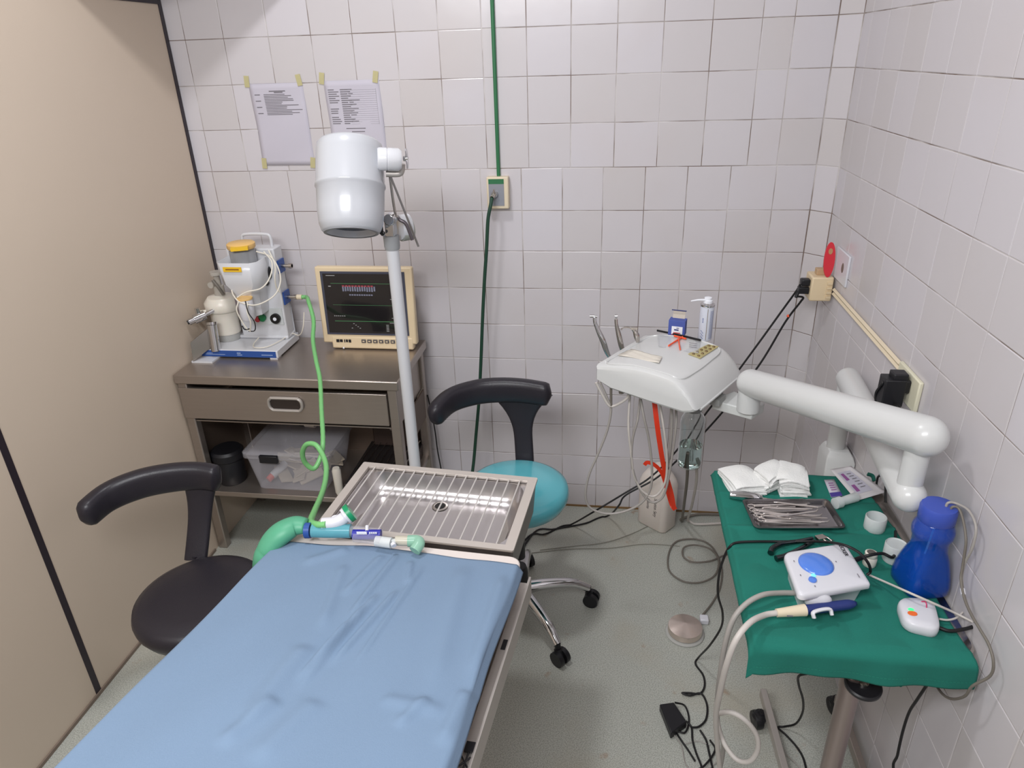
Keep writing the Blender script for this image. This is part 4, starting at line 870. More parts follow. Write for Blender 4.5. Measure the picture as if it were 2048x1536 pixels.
for k in range(20): oncyl(m,c,.0213,R(-90),.004+k*(hz-.01)/20,.0016,(hz-.01)/20)
obj('seam',m,mat('bronze_seam',(130,116,96),rough=.4),t)
c=HT(1354,668); t=thing('blue_sachet_box','small blue and white open carton on the dental unit','box',c)
Mz=Euler((0,0,R(-16))).to_matrix(); hb_=.050
m=MB(); m.box(c+V((0,0,hb_/2)),(.052,.032,hb_),Mz); obj('carton',m,mat('blue_carton_face',(72,88,160),rough=.6,var=.1,vs=60),t,bevel=.001)
m=MB(); Mt=Mz@Euler((R(-20),0,0)).to_matrix(); m.box(c+Mz@V((0,.014,hb_+.012)),(.038,.0012,.026),Mt); obj('lid_flap',m,mat('card_inner',(196,186,172),rough=.8),t)
m=MB(); m.box(c+Mz@V((0,.009,hb_+.026)),(.046,.004,.002),Mz); obj('flap_edge',m,NAVY,t)
m=MB(); m.box(c+Mz@V((.002,-.0165,.017)),(.034,.0006,.028),Mz); wl=obj('white_panel',m,WINK,t)
m=MB(); m.box(c+Mz@V((.002,-.0172,.010)),(.022,.0006,.003),Mz); m.box(c+Mz@V((-.002,-.0172,.004)),(.026,.0006,.002),Mz); obj('red_print',m,mat('red_print',(200,80,80),rough=.6),wl)
m=MB(); m.box(c+Mz@V((.0,-.0176,.020)),(.014,.0006,.004),Mz); m.box(c+Mz@V((.004,-.0172,.026)),(.008,.0006,.002),Mz); obj('blue_mark',m,NAVY,wl)
t=thing('clear_pouch','clear zip pouch with dark bar edge and orange clips inside on the dental unit','pouch',HT(1350,690))
pq=[HT(1314,668),HT(1401,684),HT(1396,710),HT(1316,694)]
def bil(q,u,v): return (q[0]*(1-u)+q[1]*u)*(1-v)+(q[3]*(1-u)+q[2]*u)*v
m=MB(); m.grid(lambda u,v:bil(pq,u,v)+V((0,0,.003+.002*math.sin(u*5+v*3))),8,6); obj('film',m,mat('pouch_film',(230,232,236),rough=.15,alpha=.3),t,solid=.0003)
m=MB(); m.tube([pq[0]+V((0,0,.012)),bil(pq,.5,0)+V((0,0,.010)),pq[1]+V((0,0,.006))],.0036,seg=8,flat=(1,.8)); obj('slide_bar',m,BLKP,t)
m=MB(); 
for a,b in (((1365,676),(1337,694)),((1356,677),(1360,701)),((1348,674),(1372,680))): m.tube([HT(*a)+V((0,0,.004)),HT(*b)+V((0,0,.004))],.0032,smooth=False,seg=8,flat=(1,.7))
obj('orange_clip',m,ORANGE,t)
m=MB(); 
for k in range(3): p=HT(1378,688+k*4); q=HT(1394,690+k*4); m.tube([p+V((0,0,.004)),q+V((0,0,.004))],.0008,smooth=False,seg=4)
obj('grey_lines',m,INK,t)
q=[HT(1376,709),HT(1416,690),HT(1437,694),HT(1400,718)]
t=thing('blister_pack','pale gold blister pack lying on the white dental unit top','blister pack',HT(1408,704))
m=MB(); m.rings([[p+V((0,0,.001)) for p in q],[p+V((0,0,.0025)) for p in q]]); fo=obj('foil',m,GOLD,t)
m=MB()
for i in range(5):
    for j in range(2):
        p=bil([q[0],q[1],q[2],q[3]],.1+i*.2,.28+j*.44); m.sph(p+V((0,0,.003)),.0045,seg=10,n=6,d=(1,1,.6))
obj('blisters',m,mat('brown_blister',(120,100,70),rough=.3,metal=.4),fo)
t=thing('gauze_scrap','crumpled pale packet lying on the left of the dental unit top','packet',HT(1280,720))
q=[HT(1236,712),HT(1262,700),HT(1324,716),HT(1318,728)]
m=MB(); m.grid(lambda u,v:bil(q,u,v)+V((0,0,.002+.0025*abs(math.sin(u*7+v*4)))),10,6); obj('packet_body',m,mat('pale_packet',(222,216,204),rough=.4),t,solid=.001)
# ================================================================ JUG ON THE FLOOR
jl=P(1271,1034,z=0); jf=P(1332,1066,z=0); jr=P(1354,1048,z=0)
jc=V((.222,-.095,0)); 
t=thing('plastic_jug','off-white plastic jug with handwritten marks standing on the floor by the wall','jug',jc)
jrot=math.atan2((jf-jl).y,(jf-jl).x)
def jring(w,d,z,r): 
    Mx=Matrix.Rotation(jrot,3,'Z'); return [jc+Mx@V((p[0],p[1],0))+V((0,0,z)) for p in rrect(w,d,r,4)]
JW,JD=.145,.10
jh=.285
m=MB(); m.rings([jring(JW-.012,JD-.012,0,.02),jring(JW,JD,.008,.025),jring(JW,JD,jh*.74,.025),jring(JW-.012,JD-.008,jh*.82,.03),jring(JW*.7,JD*.78,jh*.91,.03),jring(.05,.05,jh*.97,.02),jring(.046,.046,jh*1.02,.02)]); jb=obj('jug_body',m,JUG,t,sharp=60)
m=MB(); Mx=Matrix.Rotation(jrot,3,'Z')
m.tube([jc+Mx@V((-.045,0,0))+V((0,0,jh*.78)),jc+Mx@V((-.035,0,0))+V((0,0,jh*.95)),jc+Mx@V((-.0,0,0))+V((0,0,jh*.98))],.010,seg=10); obj('handle',m,JUG,t)
yv=Mx@V((0,1,0)); xv=Mx@V((1,0,0)); fo=jc-yv*(JD/2+.0008)
for s,dx,dz,sz in (('Solution Sery',.025,.115,.021),('Chlorite',-.012,.120,.019)):
    M=frame(fo+xv*dx+V((0,0,dz)),V((0,0,-1)),xv); text('handwriting',s,sz,M,mat('faded_marker',(92,84,84),rough=.9),jb,thick=.0002,sx=.8)
# ================================================================ FLOOR THINGS
fp=P(1370,1258,z=.02)
t=thing('foot_pedal','round brushed steel foot pedal on the terrazzo floor','foot pedal',(fp.x,fp.y,0))
m=MB(); m.lathe([(.064,0),(.066,.004),(.064,.007),(.052,.010)],(fp.x,fp.y,0),seg=48); obj('base_plate',m,mat('pedal_base',(176,176,172),rough=.4),t)
m=MB(); m.lathe([(.053,.009),(.058,.013),(.0585,.030),(.057,.034),(.001,.049)],(fp.x,fp.y,0),seg=48); obj('pedal_disc',m,mat('pedal_steel',(214,200,190),rough=.25,metal=.8),t,sharp=30)
m=MB(); p=P(1408,1240,z=.01); m.box((p.x,p.y,.012),(.03,.03,.022)); obj('hose_block',m,WPLAST,t,bevel=.004)
GF=.006
t=cable('pedal_hose',[P(1405,1230,z=.012),P(1425,1205,z=GF),P(1440,1175,z=GF),P(1443,1135,z=GF),P(1425,1095,z=GF),P(1395,1079,z=GF),P(1355,1082,z=GF),P(1338,1105,z=GF),P(1338,1140,z=GF),P(1365,1162,z=GF),P(1400,1165,z=GF),P(1430,1150,z=GF+.005),P(1437,1120,z=GF+.006),P(1420,1098,z=GF+.008),P(1390,1090,z=GF+.01),P(1368,1095,z=GF+.01),P(1366,1112,z=GF+.008),P(1385,1124,z=GF+.006),P(1420,1122,z=GF+.01),P(1450,1110,z=GF),P(1500,1095,z=GF),V((.55,-.45,GF)),V((.68,-.5,GF))],.0034,DKTUBE,'grey hose coiled on the floor leading to the round foot pedal','hose',n=10)
for i,(pts,lab) in enumerate((([P(1080,1100,z=.003),P(1150,1092,z=.003),P(1210,1085,z=.003),P(1262,1068,z=.003),P(1300,1050,z=.003)],'thin grey line hose on the floor below the white jug, upper one'),([P(1060,1106,z=.003),P(1140,1098,z=.003),P(1220,1096,z=.003),P(1290,1088,z=.003),P(1360,1092,z=.003)],'thin grey line hose on the floor between table and coiled hose, lower one'))):
    cable('thin_tubing',pts,.0016,mat('floor_grey_tube',(140,138,128),rough=.5),lab,'tube',seg=6)
# adapter on floor
a0,a1,a2,a3=[P(*q,z=.028) for q in ((1319,1408),(1348,1404),(1374,1443),(1342,1466))]
t=thing('laptop_power_brick','black power brick lying on the floor left of the long white tubes','power adapter',((a0+a2)/2).xy.to_3d())
m=MB(); m.rings([[V((p.x,p.y,.001)) for p in (a0,a1,a2,a3)],[V((p.x,p.y,.028)) for p in (a0,a1,a2,a3)]]); obj('body',m,BLKP,t,bevel=.003)
z=.006
m=MB(); m.tube([P(1372,1442,z=.014),P(1383,1455,z=z),P(1385,1480,z=z),P(1392,1505,z=z),P(1402,1530,z=z),P(1410,1560,z=z)],.0030,n=6); m.tube([P(1350,1405,z=.02),P(1370,1412,z=z),P(1378,1440,z=z),P(1370,1465,z=z),P(1352,1462,z=z),P(1362,1480,z=z+.004),P(1376,1500,z=z),P(1390,1522,z=z)],.0028,n=6); m.tube([P(1400,1460,z=z+.006),P(1412,1480,z=z),P(1418,1505,z=z),P(1425,1536,z=z),P(1430,1560,z=z)],.0030,n=6); m.tube([P(1385,1545,z=z),P(1410,1530,z=z+.006),P(1430,1500,z=z),P(1420,1480,z=z)],.0028,n=6); obj('cord',m,BLKC,t)
m=MB(); m.tube([P(1340,1460,z=z),P(1362,1490,z=z),P(1372,1530,z=z),P(1400,1545,z=z),P(1440,1520,z=z)],.0016,seg=6); m.tube([P(1370,1488,z=z),P(1395,1482,z=z),P(1420,1490,z=z)],.0014,seg=6); obj('grey_cord',m,GTUBE,t)
cable('black_wall_cord',[P(855,790,y=-.06),P(864,830,y=-.05),P(870,862,y=-.05),P(875,900,y=-.05),P(882,938,y=-.05),P(888,980,y=-.06),V((-.70,-.1,.01)),V((-.72,-.3,.01))],.0028,BLKC,'thin black cord hanging beside the right end of the steel cabinet')
# ================================================================ INSTRUMENT TROLLEY
ZR=.745
TX0,TX1,TY0,TY1=.302,.736,-1.490,-.862
t=thing('instrument_trolley','stainless steel instrument trolley with single post beneath the green cloth','trolley',(.55,-1.3,0))
m=MB()
def trr(i,z,r=.03): return [V((p[0],p[1],z)) for p in rrect(TX1-TX0-2*i,TY1-TY0-2*i,r,4,(TX0+TX1)/2,(TY0+TY1)/2)]
m.rings([trr(.02,ZR-.022),trr(.004,ZR-.018),trr(0,ZR-.004),trr(.004,ZR+.0),trr(.012,ZR-.004),trr(.02,ZR-.006)],True,True); obj('tray_top',m,STEEL2,t)
pc=P(1716,1392,y=-1.455); pb=P(1665,1536,y=-1.43)
plx,ply=.536,-1.44
m=MB(); m.cyl((plx,ply,.05),(plx,ply,ZR-.02),.0215,seg=28); obj('post',m,mat('post_steel',(170,156,152),rough=.3,metal=.9),t)
kc=P(1726,1371,z=.61)
m=MB(); m.lathe([(.034,-.006),(.037,-.002),(.037,.004),(.034,.007),(.012,.006)],(kc.x,kc.y,.61),ax=(.0,-.1,1),seg=36); kn=obj('height_knob',m,BLKP,t)
m=MB(); m.lathe([(.010,.0),(.010,.010),(.006,.012)],(kc.x,kc.y,.61),ax=(.0,-.1,1),seg=20); obj('knob_cap',m,STEEL2,kn)
m=MB(); m.cyl((plx,ply,.596),(kc.x,kc.y,.600),.009); m.cyl((plx,ply,.58),(plx,ply,.62),.0235); obj('collar',m,mat('post_steel',(170,156,152)),t)
b0=P(1527,1377,z=.085); b1=P(1572,1540,z=.085)
dirb=(b1-b0).normalized()
m=MB(); e=b0+dirb*.62
def bar(m,a,b,w,z0,z1):
    d=(V(b)-V(a)); d.z=0; d.normalize(); n=V((-d.y,d.x,0))*w
    m.rings([[V((a.x,a.y,z0))+n,V((a.x,a.y,z0))-n,V((a.x,a.y,z1))-n,V((a.x,a.y,z1))+n],[V((b.x,b.y,z0))+n,V((b.x,b.y,z0))-n,V((b.x,b.y,z1))-n,V((b.x,b.y,z1))+n]])
bar(m,b0,e,.0095,.055,.085); obj('base_bar',m,DULL,t,bevel=.002)
m=MB(); g=V((.705,b0.y,0)); h_=V((.705,e.y,0)); bar(m,g,h_,.0095,.055,.085); obj('base_bar',m,STEEL,t,bevel=.002)
m=MB(); bar(m,V((b0.x+.03,ply,0)),V((.705,ply,0)),.0095,.056,.084); obj('cross_bar',m,STEEL,t,bevel=.002)
for c in (P(1514,1438,z=.03),V((.705,-1.0,.03)),V((.705,-1.55,.03)),V((e.x,e.y+.05,.03))):
    m=MB(); m.lathe([(.012,-.012),(.026,-.011),(.0275,-.004),(.0275,.004),(.026,.011),(.012,.012)],(c.x,c.y,.028),ax=(1,.25,0),seg=28); m.lathe([(.018,.0),(.022,.02),(.014,.034)],(c.x+.006,c.y,.024),seg=20); m.cyl((c.x+.006,c.y,.05),(c.x+.012,c.y-.0,.062),.010); obj('caster',m,BLKP,t)
# cloth
def clothfn(u,v):
    x0=.294; x1=.712-.02*smooth01((.5-v)/.5)+ .018*smooth01((v-.8)/.2)
    L=.636; s=v*(L+.080); 
    x=x0+(x1-x0)*u
    wr=.0016*math.sin(u*9+v*14)+.0014*math.sin(u*17-v*9+2)+.0012*math.sin(v*37+u*3)+.0008*math.sin(u*31+v*23)
    wr*=1.5; wr+=.0045*math.exp(-((v-.36-.03*math.sin(u*4))/.010)**2)+.003*math.exp(-((v-.50+.05*u)/.012)**2)*smooth01((.5-u)/.4)+.0025*math.exp(-((v-.16-.02*u)/.008)**2)
    z=ZR+.0035+abs(wr)*.9
    y=-.858-s; R0=.018
    if s>L:
        e=s-L; a=min(e/R0,math.pi/2*.97); y=-.858-L-R0*math.sin(a)-(.006*math.sin(u*11+1)+.005*math.sin(u*23))*max(0,(e-.02)/.09)
        z=ZR+.004-R0*(1-math.cos(a))-max(0,e-R0*math.pi/2*.97)
        y-=.004
        z+= -.002*u+.006*math.exp(-((u-.25)/.2)**2)*max(0,(e-.03)/.08)
    # side hems fold down a little
    if u<.03: z-=(.03-u)/.03*.016; x+=.003
    if v<.015: z-=(.015-v)/.015*.006
    return V((x,y,z))
m=MB(); m.grid(clothfn,90,190); cl=solo('green_cloth',m,GREENCLOTH,'green surgical cloth spread over the instrument trolley, hanging over its near edge','cloth',solid=.0014,sharp=180,offset=1)
m=MB(); mx=lambda u,v:clothfn(u,v)+V((0,-.0022,.0002))
for k in range(60):
    u=.01+k*.0165; m.add([mx(u,.972),mx(u+.011,.972),mx(u+.011,.9735),mx(u,.9735)],[(0,1,2,3)])
obj('hem_stitching',m,mat('green_thread',(40,140,118),rough=.9),cl)
m=MB(); p=P(1760,1345,y=-1.50); m.tube([p,P(1785,1358,y=-1.50),P(1803,1372,y=-1.50)],.004,seg=8,flat=(1,.5)); obj('corner_tie',m,GREENCLOTH,cl)
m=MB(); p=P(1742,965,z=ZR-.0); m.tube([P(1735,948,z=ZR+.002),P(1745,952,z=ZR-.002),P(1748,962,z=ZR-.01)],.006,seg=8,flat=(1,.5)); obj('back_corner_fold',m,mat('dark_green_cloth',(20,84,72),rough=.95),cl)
ZC_=ZR+.009
def Z(u,v,dz=0): return P(u,v,z=ZC_+dz)
# gauze stacks
def gauze(label,q,n,h,tw=0,seed=1):
    random.seed(seed); t=thing('gauze_stack',label,'gauze',((q[0]+q[2])/2).xy.to_3d()+V((0,0,ZC_-.004)),group='folded gauze stacks')
    c=(q[0]+q[1]+q[2]+q[3])/4
    for k in range(n):
        z0=ZC_-.004+h*k/n; dx=random.uniform(-.005,.005); dy=random.uniform(-.005,.005); s=1+random.uniform(-.05,.05); rz=Matrix.Rotation(tw*k/n+random.uniform(-.09,.09),3,'Z'); cu=random.uniform(-.3,1)
        def fn(u,v,b=0,z0=z0,dx=dx,dy=dy,s=s,rz=rz,cu=cu,k=k):
            p=(q[0]*(1-u)+q[1]*u)*(1-v)+(q[3]*(1-u)+q[2]*u)*v; p=c+rz@((p-c)*s)
            sag=-.006*((abs(u-.5)*2)**3+(abs(v-.5)*2)**3)*(k/n)
            return V((p.x+dx,p.y+dy,z0+b+sag+.0022*math.sin(u*6+k*.7)*math.sin(v*5+k)+.006*cu*(k/n)*max(0,1-u*2)*max(0,1-v*2)))
        m=MB(); N=8; top=[[fn(i/N,j/N,h/n*.9) for j in range(N+1)] for i in range(N+1)]
        m.grid(lambda u,v:fn(u,v,h/n*.88),N,N); m.grid(lambda u,v:fn(u,v,0),N,N)
        ed=[(i/N,0) for i in range(N)]+[(1,j/N) for j in range(N)]+[(1-i/N,1) for i in range(N)]+[(0,1-j/N) for j in range(N)]
        m.rings([[fn(u,v,0) for u,v in ed],[fn(u,v,h/n*.88) for u,v in ed]],False,False)
        obj('gauze_sheet',m,GAUZE,t,sharp=60)
gauze('left stack of folded white gauze squares at the far left trolley corner',[Z(1440,950),Z(1497,946),Z(1532,988),Z(1468,990)],11,.036,.05,1)
gauze('middle stack of folded white gauze squares, twisted, between two other stacks',[Z(1508,962),Z(1552,945),Z(1578,970),Z(1532,988)],10,.055,.14,2)
gauze('right fanned stack of folded white gauze squares behind the instrument tray',[Z(1548,955),Z(1596,958),Z(1618,992),Z(1566,992)],14,.058,-.3,3)
# elevator instrument
t=thing('surgical_elevator','steel surgical elevator with thick ribbed handle in front of the gauze','instrument',Z(1520,992))
m=MB(); m.tube([Z(1459,990,.010),Z(1480,991,.010),Z(1510,995,.009),Z(1524,997,.008)],.0105,seg=18,n=5,rf=lambda q:.75+.5*math.sin(min(1,q*1.05)*math.pi)**.6); obj('handle',m,CHROME,t)
m=MB(); m.tube([Z(1522,997,.009),Z(1545,1000,.008),Z(1575,1002,.006),Z(1606,998,.005)],.0028,seg=10,rf=lambda q:1.3-.6*q); obj('shaft',m,STEEL2,t)
# tray
tq=[Z(1482,1008),Z(1656,1010),Z(1694,1066),Z(1512,1069)]
t=thing('instrument_tray','rectangular steel instrument tray full of instruments on the green cloth','tray',((tq[0]+tq[2])/2))
xa=(tq[1]-tq[0]).normalized(); xa=(xa+(tq[2]-tq[3]).normalized()).normalized(); ya=V((xa.y,-xa.x,0)); wT=((tq[1]-tq[0]).length+(tq[2]-tq[3]).length)/2; dT=((tq[3]-tq[0]).dot(ya)+(tq[2]-tq[1]).dot(ya))/2
OT=tq[0]
def TT(u,v,z=0): return OT+xa*u+ya*v+V((0,0,z))
def tring(i,z,r): return [TT(p[0],p[1],z) for p in rrect(wT-2*i,dT-2*i,r,4,wT/2,dT/2)]
m=MB(); m.rings([tring(0,.0135,.012),tring(0,.015,.012),tring(.006,.015,.009),tring(.010,.003,.008),tring(.014,.0012,.006)],False,True); obj('pan',m,mat('tray_mirror_steel',(150,148,150),rough=.18,metal=1),t,solid=.0008)
random.seed(21)
def forceps(t,u0,v0,u1,v1,z,kind):
    a=TT(u0,v0,z); b=TT(u1,v1,z); d=(b-a).normalized(); n=V((-d.y,d.x,0)); 
    m=MB()
    if kind=='scissor':
        for s_ in (-1,1):
            c=a+n*.0085*s_+d*.009
            m.tube([c+d*(.0095*math.cos(k*math.pi/6))+n*(.0065*math.sin(k*math.pi/6)) for k in range(12)],.0016,seg=8,n=2,closed=True)
            m.tube([c+d*.0095,c+d*.03-n*.002*s_,a.lerp(b,.62)+n*.001*s_,b-n*.001*s_],.0019,seg=8,rf=lambda q:1.2-.6*q)
        m.sph(a.lerp(b,.62)+V((0,0,.002)),.003,seg=10,n=5,d=(1,1,.6))
    elif kind=='probe':
        m.tube([a,a+d*.01+V((0,0,.001)),a.lerp(b,.3),a.lerp(b,.7),b-d*.012,b-d*.004+n*.004,b+n*.008],.0022,seg=10,n=5,rf=lambda q:.5+.7*math.sin(q*math.pi))
    else:
        for s_ in (-1,1): m.tube([a,a.lerp(b,.5)+n*.0045*s_,b+n*.0006*s_],.002,seg=8,flat=(1,.7),rf=lambda q:1.3-.7*q)
    return m
kinds=[('scissor',.010,.020,.105,.016),('probe',.02,.012,.135,.010),('probe',.035,.024,.14,.028),('tweezer',.02,.036,.125,.032),('scissor',.012,.045,.12,.052),('probe',.03,.048,.145,.056),('tweezer',.04,.056,.15,.066),('scissor',.014,.064,.115,.074),('probe',.025,.078,.15,.082),('tweezer',.02,.084,.13,.086),('probe',.06,.018,.15,.038),('probe',.05,.07,.14,.05)]
LB={'scissor':'scissor-handled forceps','probe':'slim double-ended probe','tweezer':'plain tweezers'}
su,sv=wT/.175,dT/.098
for i,(k,a,b,c,d) in enumerate(kinds):
    z=.005+.0016*i; m=forceps(None,a*su,b*sv,c*su,d*sv,z,k)
    solo({'scissor':'forceps','probe':'dental_probe','tweezer':'tweezers'}[k],m,mat('instrument_steel',(224,216,212),rough=.2,metal=.8),'steel %s lying in the heap of instruments in the tray'%LB[k],'instrument','instruments in the steel tray: '+LB[k])
# black handled extraction forceps
t=thing('extraction_forceps','dark steel extraction forceps with wide open handles between tray and white unit','forceps',Z(1600,1085))
hz_=.008
m=MB(); m.tube([Z(1541,1106,hz_),Z(1546,1096,hz_),Z(1565,1087,hz_),Z(1595,1083,hz_),Z(1625,1077,hz_)],.0062,seg=12,n=6,rf=lambda q:1.15-.4*q); obj('handle',m,mat('gunmetal',(90,94,98),rough=.2,metal=1),t)
m=MB(); m.tube([Z(1552,1117,hz_),Z(1570,1112,hz_),Z(1600,1098,hz_),Z(1628,1082,hz_)],.0062,seg=12,n=6,rf=lambda q:1.15-.4*q); obj('handle',m,mat('gunmetal',(90,94,98),rough=.2,metal=1),t)
m=MB(); m.box(Z(1641,1076,hz_+.002),(.022,.016,.008),Euler((0,0,.4)).to_matrix()); m.tube([Z(1645,1072,hz_),Z(1655,1076,hz_),Z(1664,1082,hz_)],.0035,rf=lambda q:1.2-.6*q); m.tube([Z(1645,1078,hz_),Z(1656,1084,hz_),Z(1666,1080,hz_-.002)],.003,rf=lambda q:1.2-.6*q); obj('jaw',m,STEEL2,t)
# paper pouches
q=[Z(1660,940),Z(1702,933),Z(1774,985),Z(1713,1003)]
q=[V((min(p.x,RX-.006),p.y,p.z)) for p in q]
t=thing('sterile_pouch','long white sterile pouch with purple print at the far right of the cloth','pouch',(q[0]+q[2])/2)
def pf(u,v,dz=0): p=bil(q,u,v); return p+V((0,0,.002+dz+.003*math.sin(u*math.pi)*math.sin(v*math.pi)))
m=MB(); m.grid(pf,8,14); obj('pouch_paper',m,mat('pouch_paper',(224,220,222),rough=.6),t,solid=.0006)
def strip(m,u0,u1,v0,v1,dz): m.grid(lambda u,v:pf(u0+(u1-u0)*u,v0+(v1-v0)*v,dz),2,8)
m=MB(); strip(m,.14,.70,.16,.86,.0011); pi=obj('clear_window',m,mat('pouch_window',(206,204,218),rough=.2),t)
m=MB(); strip(m,.20,.32,.22,.45,.0016); strip(m,.20,.32,.60,.80,.0016); obj('purple_print',m,PINKINK,pi)
m=MB(); 
for k in range(6): strip(m,.42,.60,.25+k*.09,.27+k*.09,.0016)
obj('grey_print',m,INK,pi)
q2=[Z(1648,961),Z(1668,960),Z(1685,993),Z(1662,996)]
t=thing('test_strip_sachet','narrow white sachet with purple end on the cloth beside the long pouch','sachet',(q2[0]+q2[2])/2)
m=MB(); m.grid(lambda u,v:bil(q2,u,v)+V((0,0,.002)),3,6); obj('sachet_body',m,PAPER,t,solid=.0008)
m=MB(); m.grid(lambda u,v:bil(q2,u,.76+.24*v)+V((0,0,.0028)),3,3); obj('purple_end',m,mat('purple_end',(72,60,140),rough=.6),t)
m=MB(); 
for k in range(4): m.grid(lambda u,v,k=k:bil(q2,.25+.5*u,.2+k*.13+.05*v)+V((0,0,.0028)),2,2)
obj('print',m,PINKINK,t)
t=thing('syringe_cap_tube','frosted plastic tube cap lying across the sachet end','tube',Z(1690,1005,.012))
m=MB(); m.cyl(Z(1674,1006,.011),Z(1712,994,.011),.0105,.0125,seg=20); obj('barrel',m,FROST,t)
m=MB(); m.cyl(Z(1670,1007,.012),Z(1681,1004,.012),.0145,seg=24); obj('flange',m,FROST,t)
# plastic cups
def cup(label,c,r,h,lid,group=None):
    t=thing('plastic_cup',label,'cup',c,group=group)
    m=MB(); m.lathe([(r*.93,0),(r,.004),(r*.99,h*.95),(r*.93,h),(r*.90,h-.002)]+([(r*.86,h-.003),(.001,h-.004)] if lid else [(r*.88,.006),(.001,.004)]),c,seg=40,cap1=lid); obj('cup_body',m,FROST,t)
c=Z(1748,1056); c.z=ZC_-.002
cup('frosted white open cup standing on the cloth right of the tray',c,.0245,.037,False)
c=Z(1786,1118); c.z=ZC_-.002; c.x=min(c.x,RX-.04)
cup('frosted white cup with closed top, left of the blue bottle',c,.024,.046,True)
t=thing('small_white_bottle','small white plastic bottle with broken open neck beside the white dental scaler','bottle',Z(1738,1128))
c=Z(1738,1128); c.z=ZC_-.002
m=MB(); m.lathe([(.013,0),(.0145,.003),(.0145,.020),(.012,.024),(.0135,.026),(.0135,.034),(.010,.036),(.009,.028)],c,seg=28,cap1=True); wb=obj('bottle_body',m,mat('cream_white',(226,220,208),rough=.4),t)
m=MB(); m.lathe([(.0085,.0335),(.0085,.0365),(.001,.037)],c,seg=20); obj('dark_opening',m,mat('grey_dark',(92,88,84),rough=.6),wb)
# ultrasonic scaler unit
t=thing('ultrasonic_scaler','white ultrasonic scaler unit with round blue dial on the green cloth','dental scaler',Z(1650,1190))
zs=ZC_-.003
bl=P(1604,1216,z=zs+.012); 
ft=[P(1566,1106,z=zs+.062),P(1690,1086,z=zs+.062),P(1742,1168,z=zs+.058),P(1598,1194,z=zs+.058)]
def lift(p,z): return V((p.x,p.y,z))
cb=(ft[0]+ft[1]+ft[2]+ft[3])/4
def sring2(s,dzf,dy=0,rad=.12):
    out=[]
    n=5
    # rounded quad
    for i in range(4):
        p0=ft[i-1];p1=ft[i];p2=ft[(i+1)%4]
        r=rad if i in (0,3) else rad*.3
        a=p1.lerp(p0,r); b=p1.lerp(p2,r)
        for k in range(n+1):
            q=k/n; p=(a*(1-q)**2+p1*2*q*(1-q)+b*q**2); p=cb+(p-cb)*s; out.append(V((p.x,p.y+dy,dzf(p,q))))
    return out
top=lambda off:(lambda p,q:p.z+off)
flat=lambda z:(lambda p,q:z)
m=MB(); m.rings([sring2(.80,flat(zs),.006),sring2(.86,top(-.022),.002),sring2(1.0,top(-.012)),sring2(1.0,top(-.003)),sring2(.97,top(.0015)),sring2(.9,top(.003)),sring2(.4,top(.004))]); sc=obj('housing',m,WPLAST,t,sharp=50)
nrm=(ft[1]-ft[0]).cross(ft[3]-ft[0]).normalized(); nrm=nrm if nrm.z>0 else -nrm
def onp(u,v,off=.004):
    o=ft[0]; d=(P(u,v,z=1)-CAM); tt=(o+nrm*off-CAM).dot(nrm)/d.dot(nrm); return CAM+d*tt
cdl=onp(1632,1128,.004)
rD=(onp(1598,1128,.004)-onp(1666,1128,.004)).length/2
m=MB(); m.lathe([(rD,.0),(rD,.0015),(rD*.85,.004),(rD*.5,.006),(.001,.007)],cdl,nrm,seg=48); dl=obj('blue_dial',m,BLUEDOME,t,sharp=80)
c2=onp(1625,1160,.0045); m=MB(); m.lathe([(.0085,0),(.008,.003),(.001,.005)],c2,nrm,seg=28); obj('blue_button',m,BLUEDOME,t)
c3=onp(1627,1150.5,.006); m=MB(); m.lathe([(.005,0),(.004,.001)],c3,nrm,seg=12); obj('indicator_light',m,TEALLED,t)
xd=(ft[2]-ft[1]).normalized()
M=frame(onp(1686,1099,.0055),xd,nrm.cross(xd)); text('maker_lettering','PECKER',.012,M,DINK,t)
M=frame(onp(1719,1150,.0055),xd,nrm.cross(xd)); text('model_lettering','UDS-K',.004,M,INK,t) if False else None
m=MB(); a=onp(1715,1148,.0055); 
for k in range(4): m.box(a+xd*.003*k,(.002,.002,.0004))
for (u,v) in ((1588,1122),(1601,1150),(1672,1123),(1630,1172)): m.box(onp(u,v,.0055),(.002,.004,.0004))
obj('small_marks',m,INK,t)
# handpiece rest, handpiece
fr=P(1635,1205,z=zs+.022)
m=MB(); m.sph(P(1636,1201,z=zs+.032),.028,seg=24,n=12,d=(1.0,.45,.75)); obj('rest_bulge',m,WPLAST,t)
hA=P(1553,1226,z=zs+.028); hM=P(1610,1220,z=zs+.028); hE=P(1712,1207,z=zs+.028)
m=MB(); m.tube([hM,hM.lerp(hE,.5),hE],.0105,seg=20,n=8,rf=lambda q:1.0 if q<.8 else 1.0-.55*((q-.8)/.2)**2,smooth=True); hd=obj('handpiece',m,NAVY,t,sharp=80)
m=MB(); m.cyl(hA,hM,.0085,.0125,seg=20); obj('handpiece_connector',m,IVORY,hd)
mid=hA.lerp(hM,.5); m=MB(); m.box(P(1580,1232,z=zs+.034),(.012,.001,.003)); obj('connector_print',m,INK,hd)
k0=P(1628,1236,z=zs+.026); k1=P(1628,1224,z=zs+.036); k2=P(1658,1218,z=zs+.036); k3=P(1664,1230,z=zs+.026)
m=MB(); m.tube([k0,k1,k2,k3],.0048,seg=10,n=5,flat=(1.1,.8)); obj('rest_hook',m,WPLAST,t)
ty2=-1.60
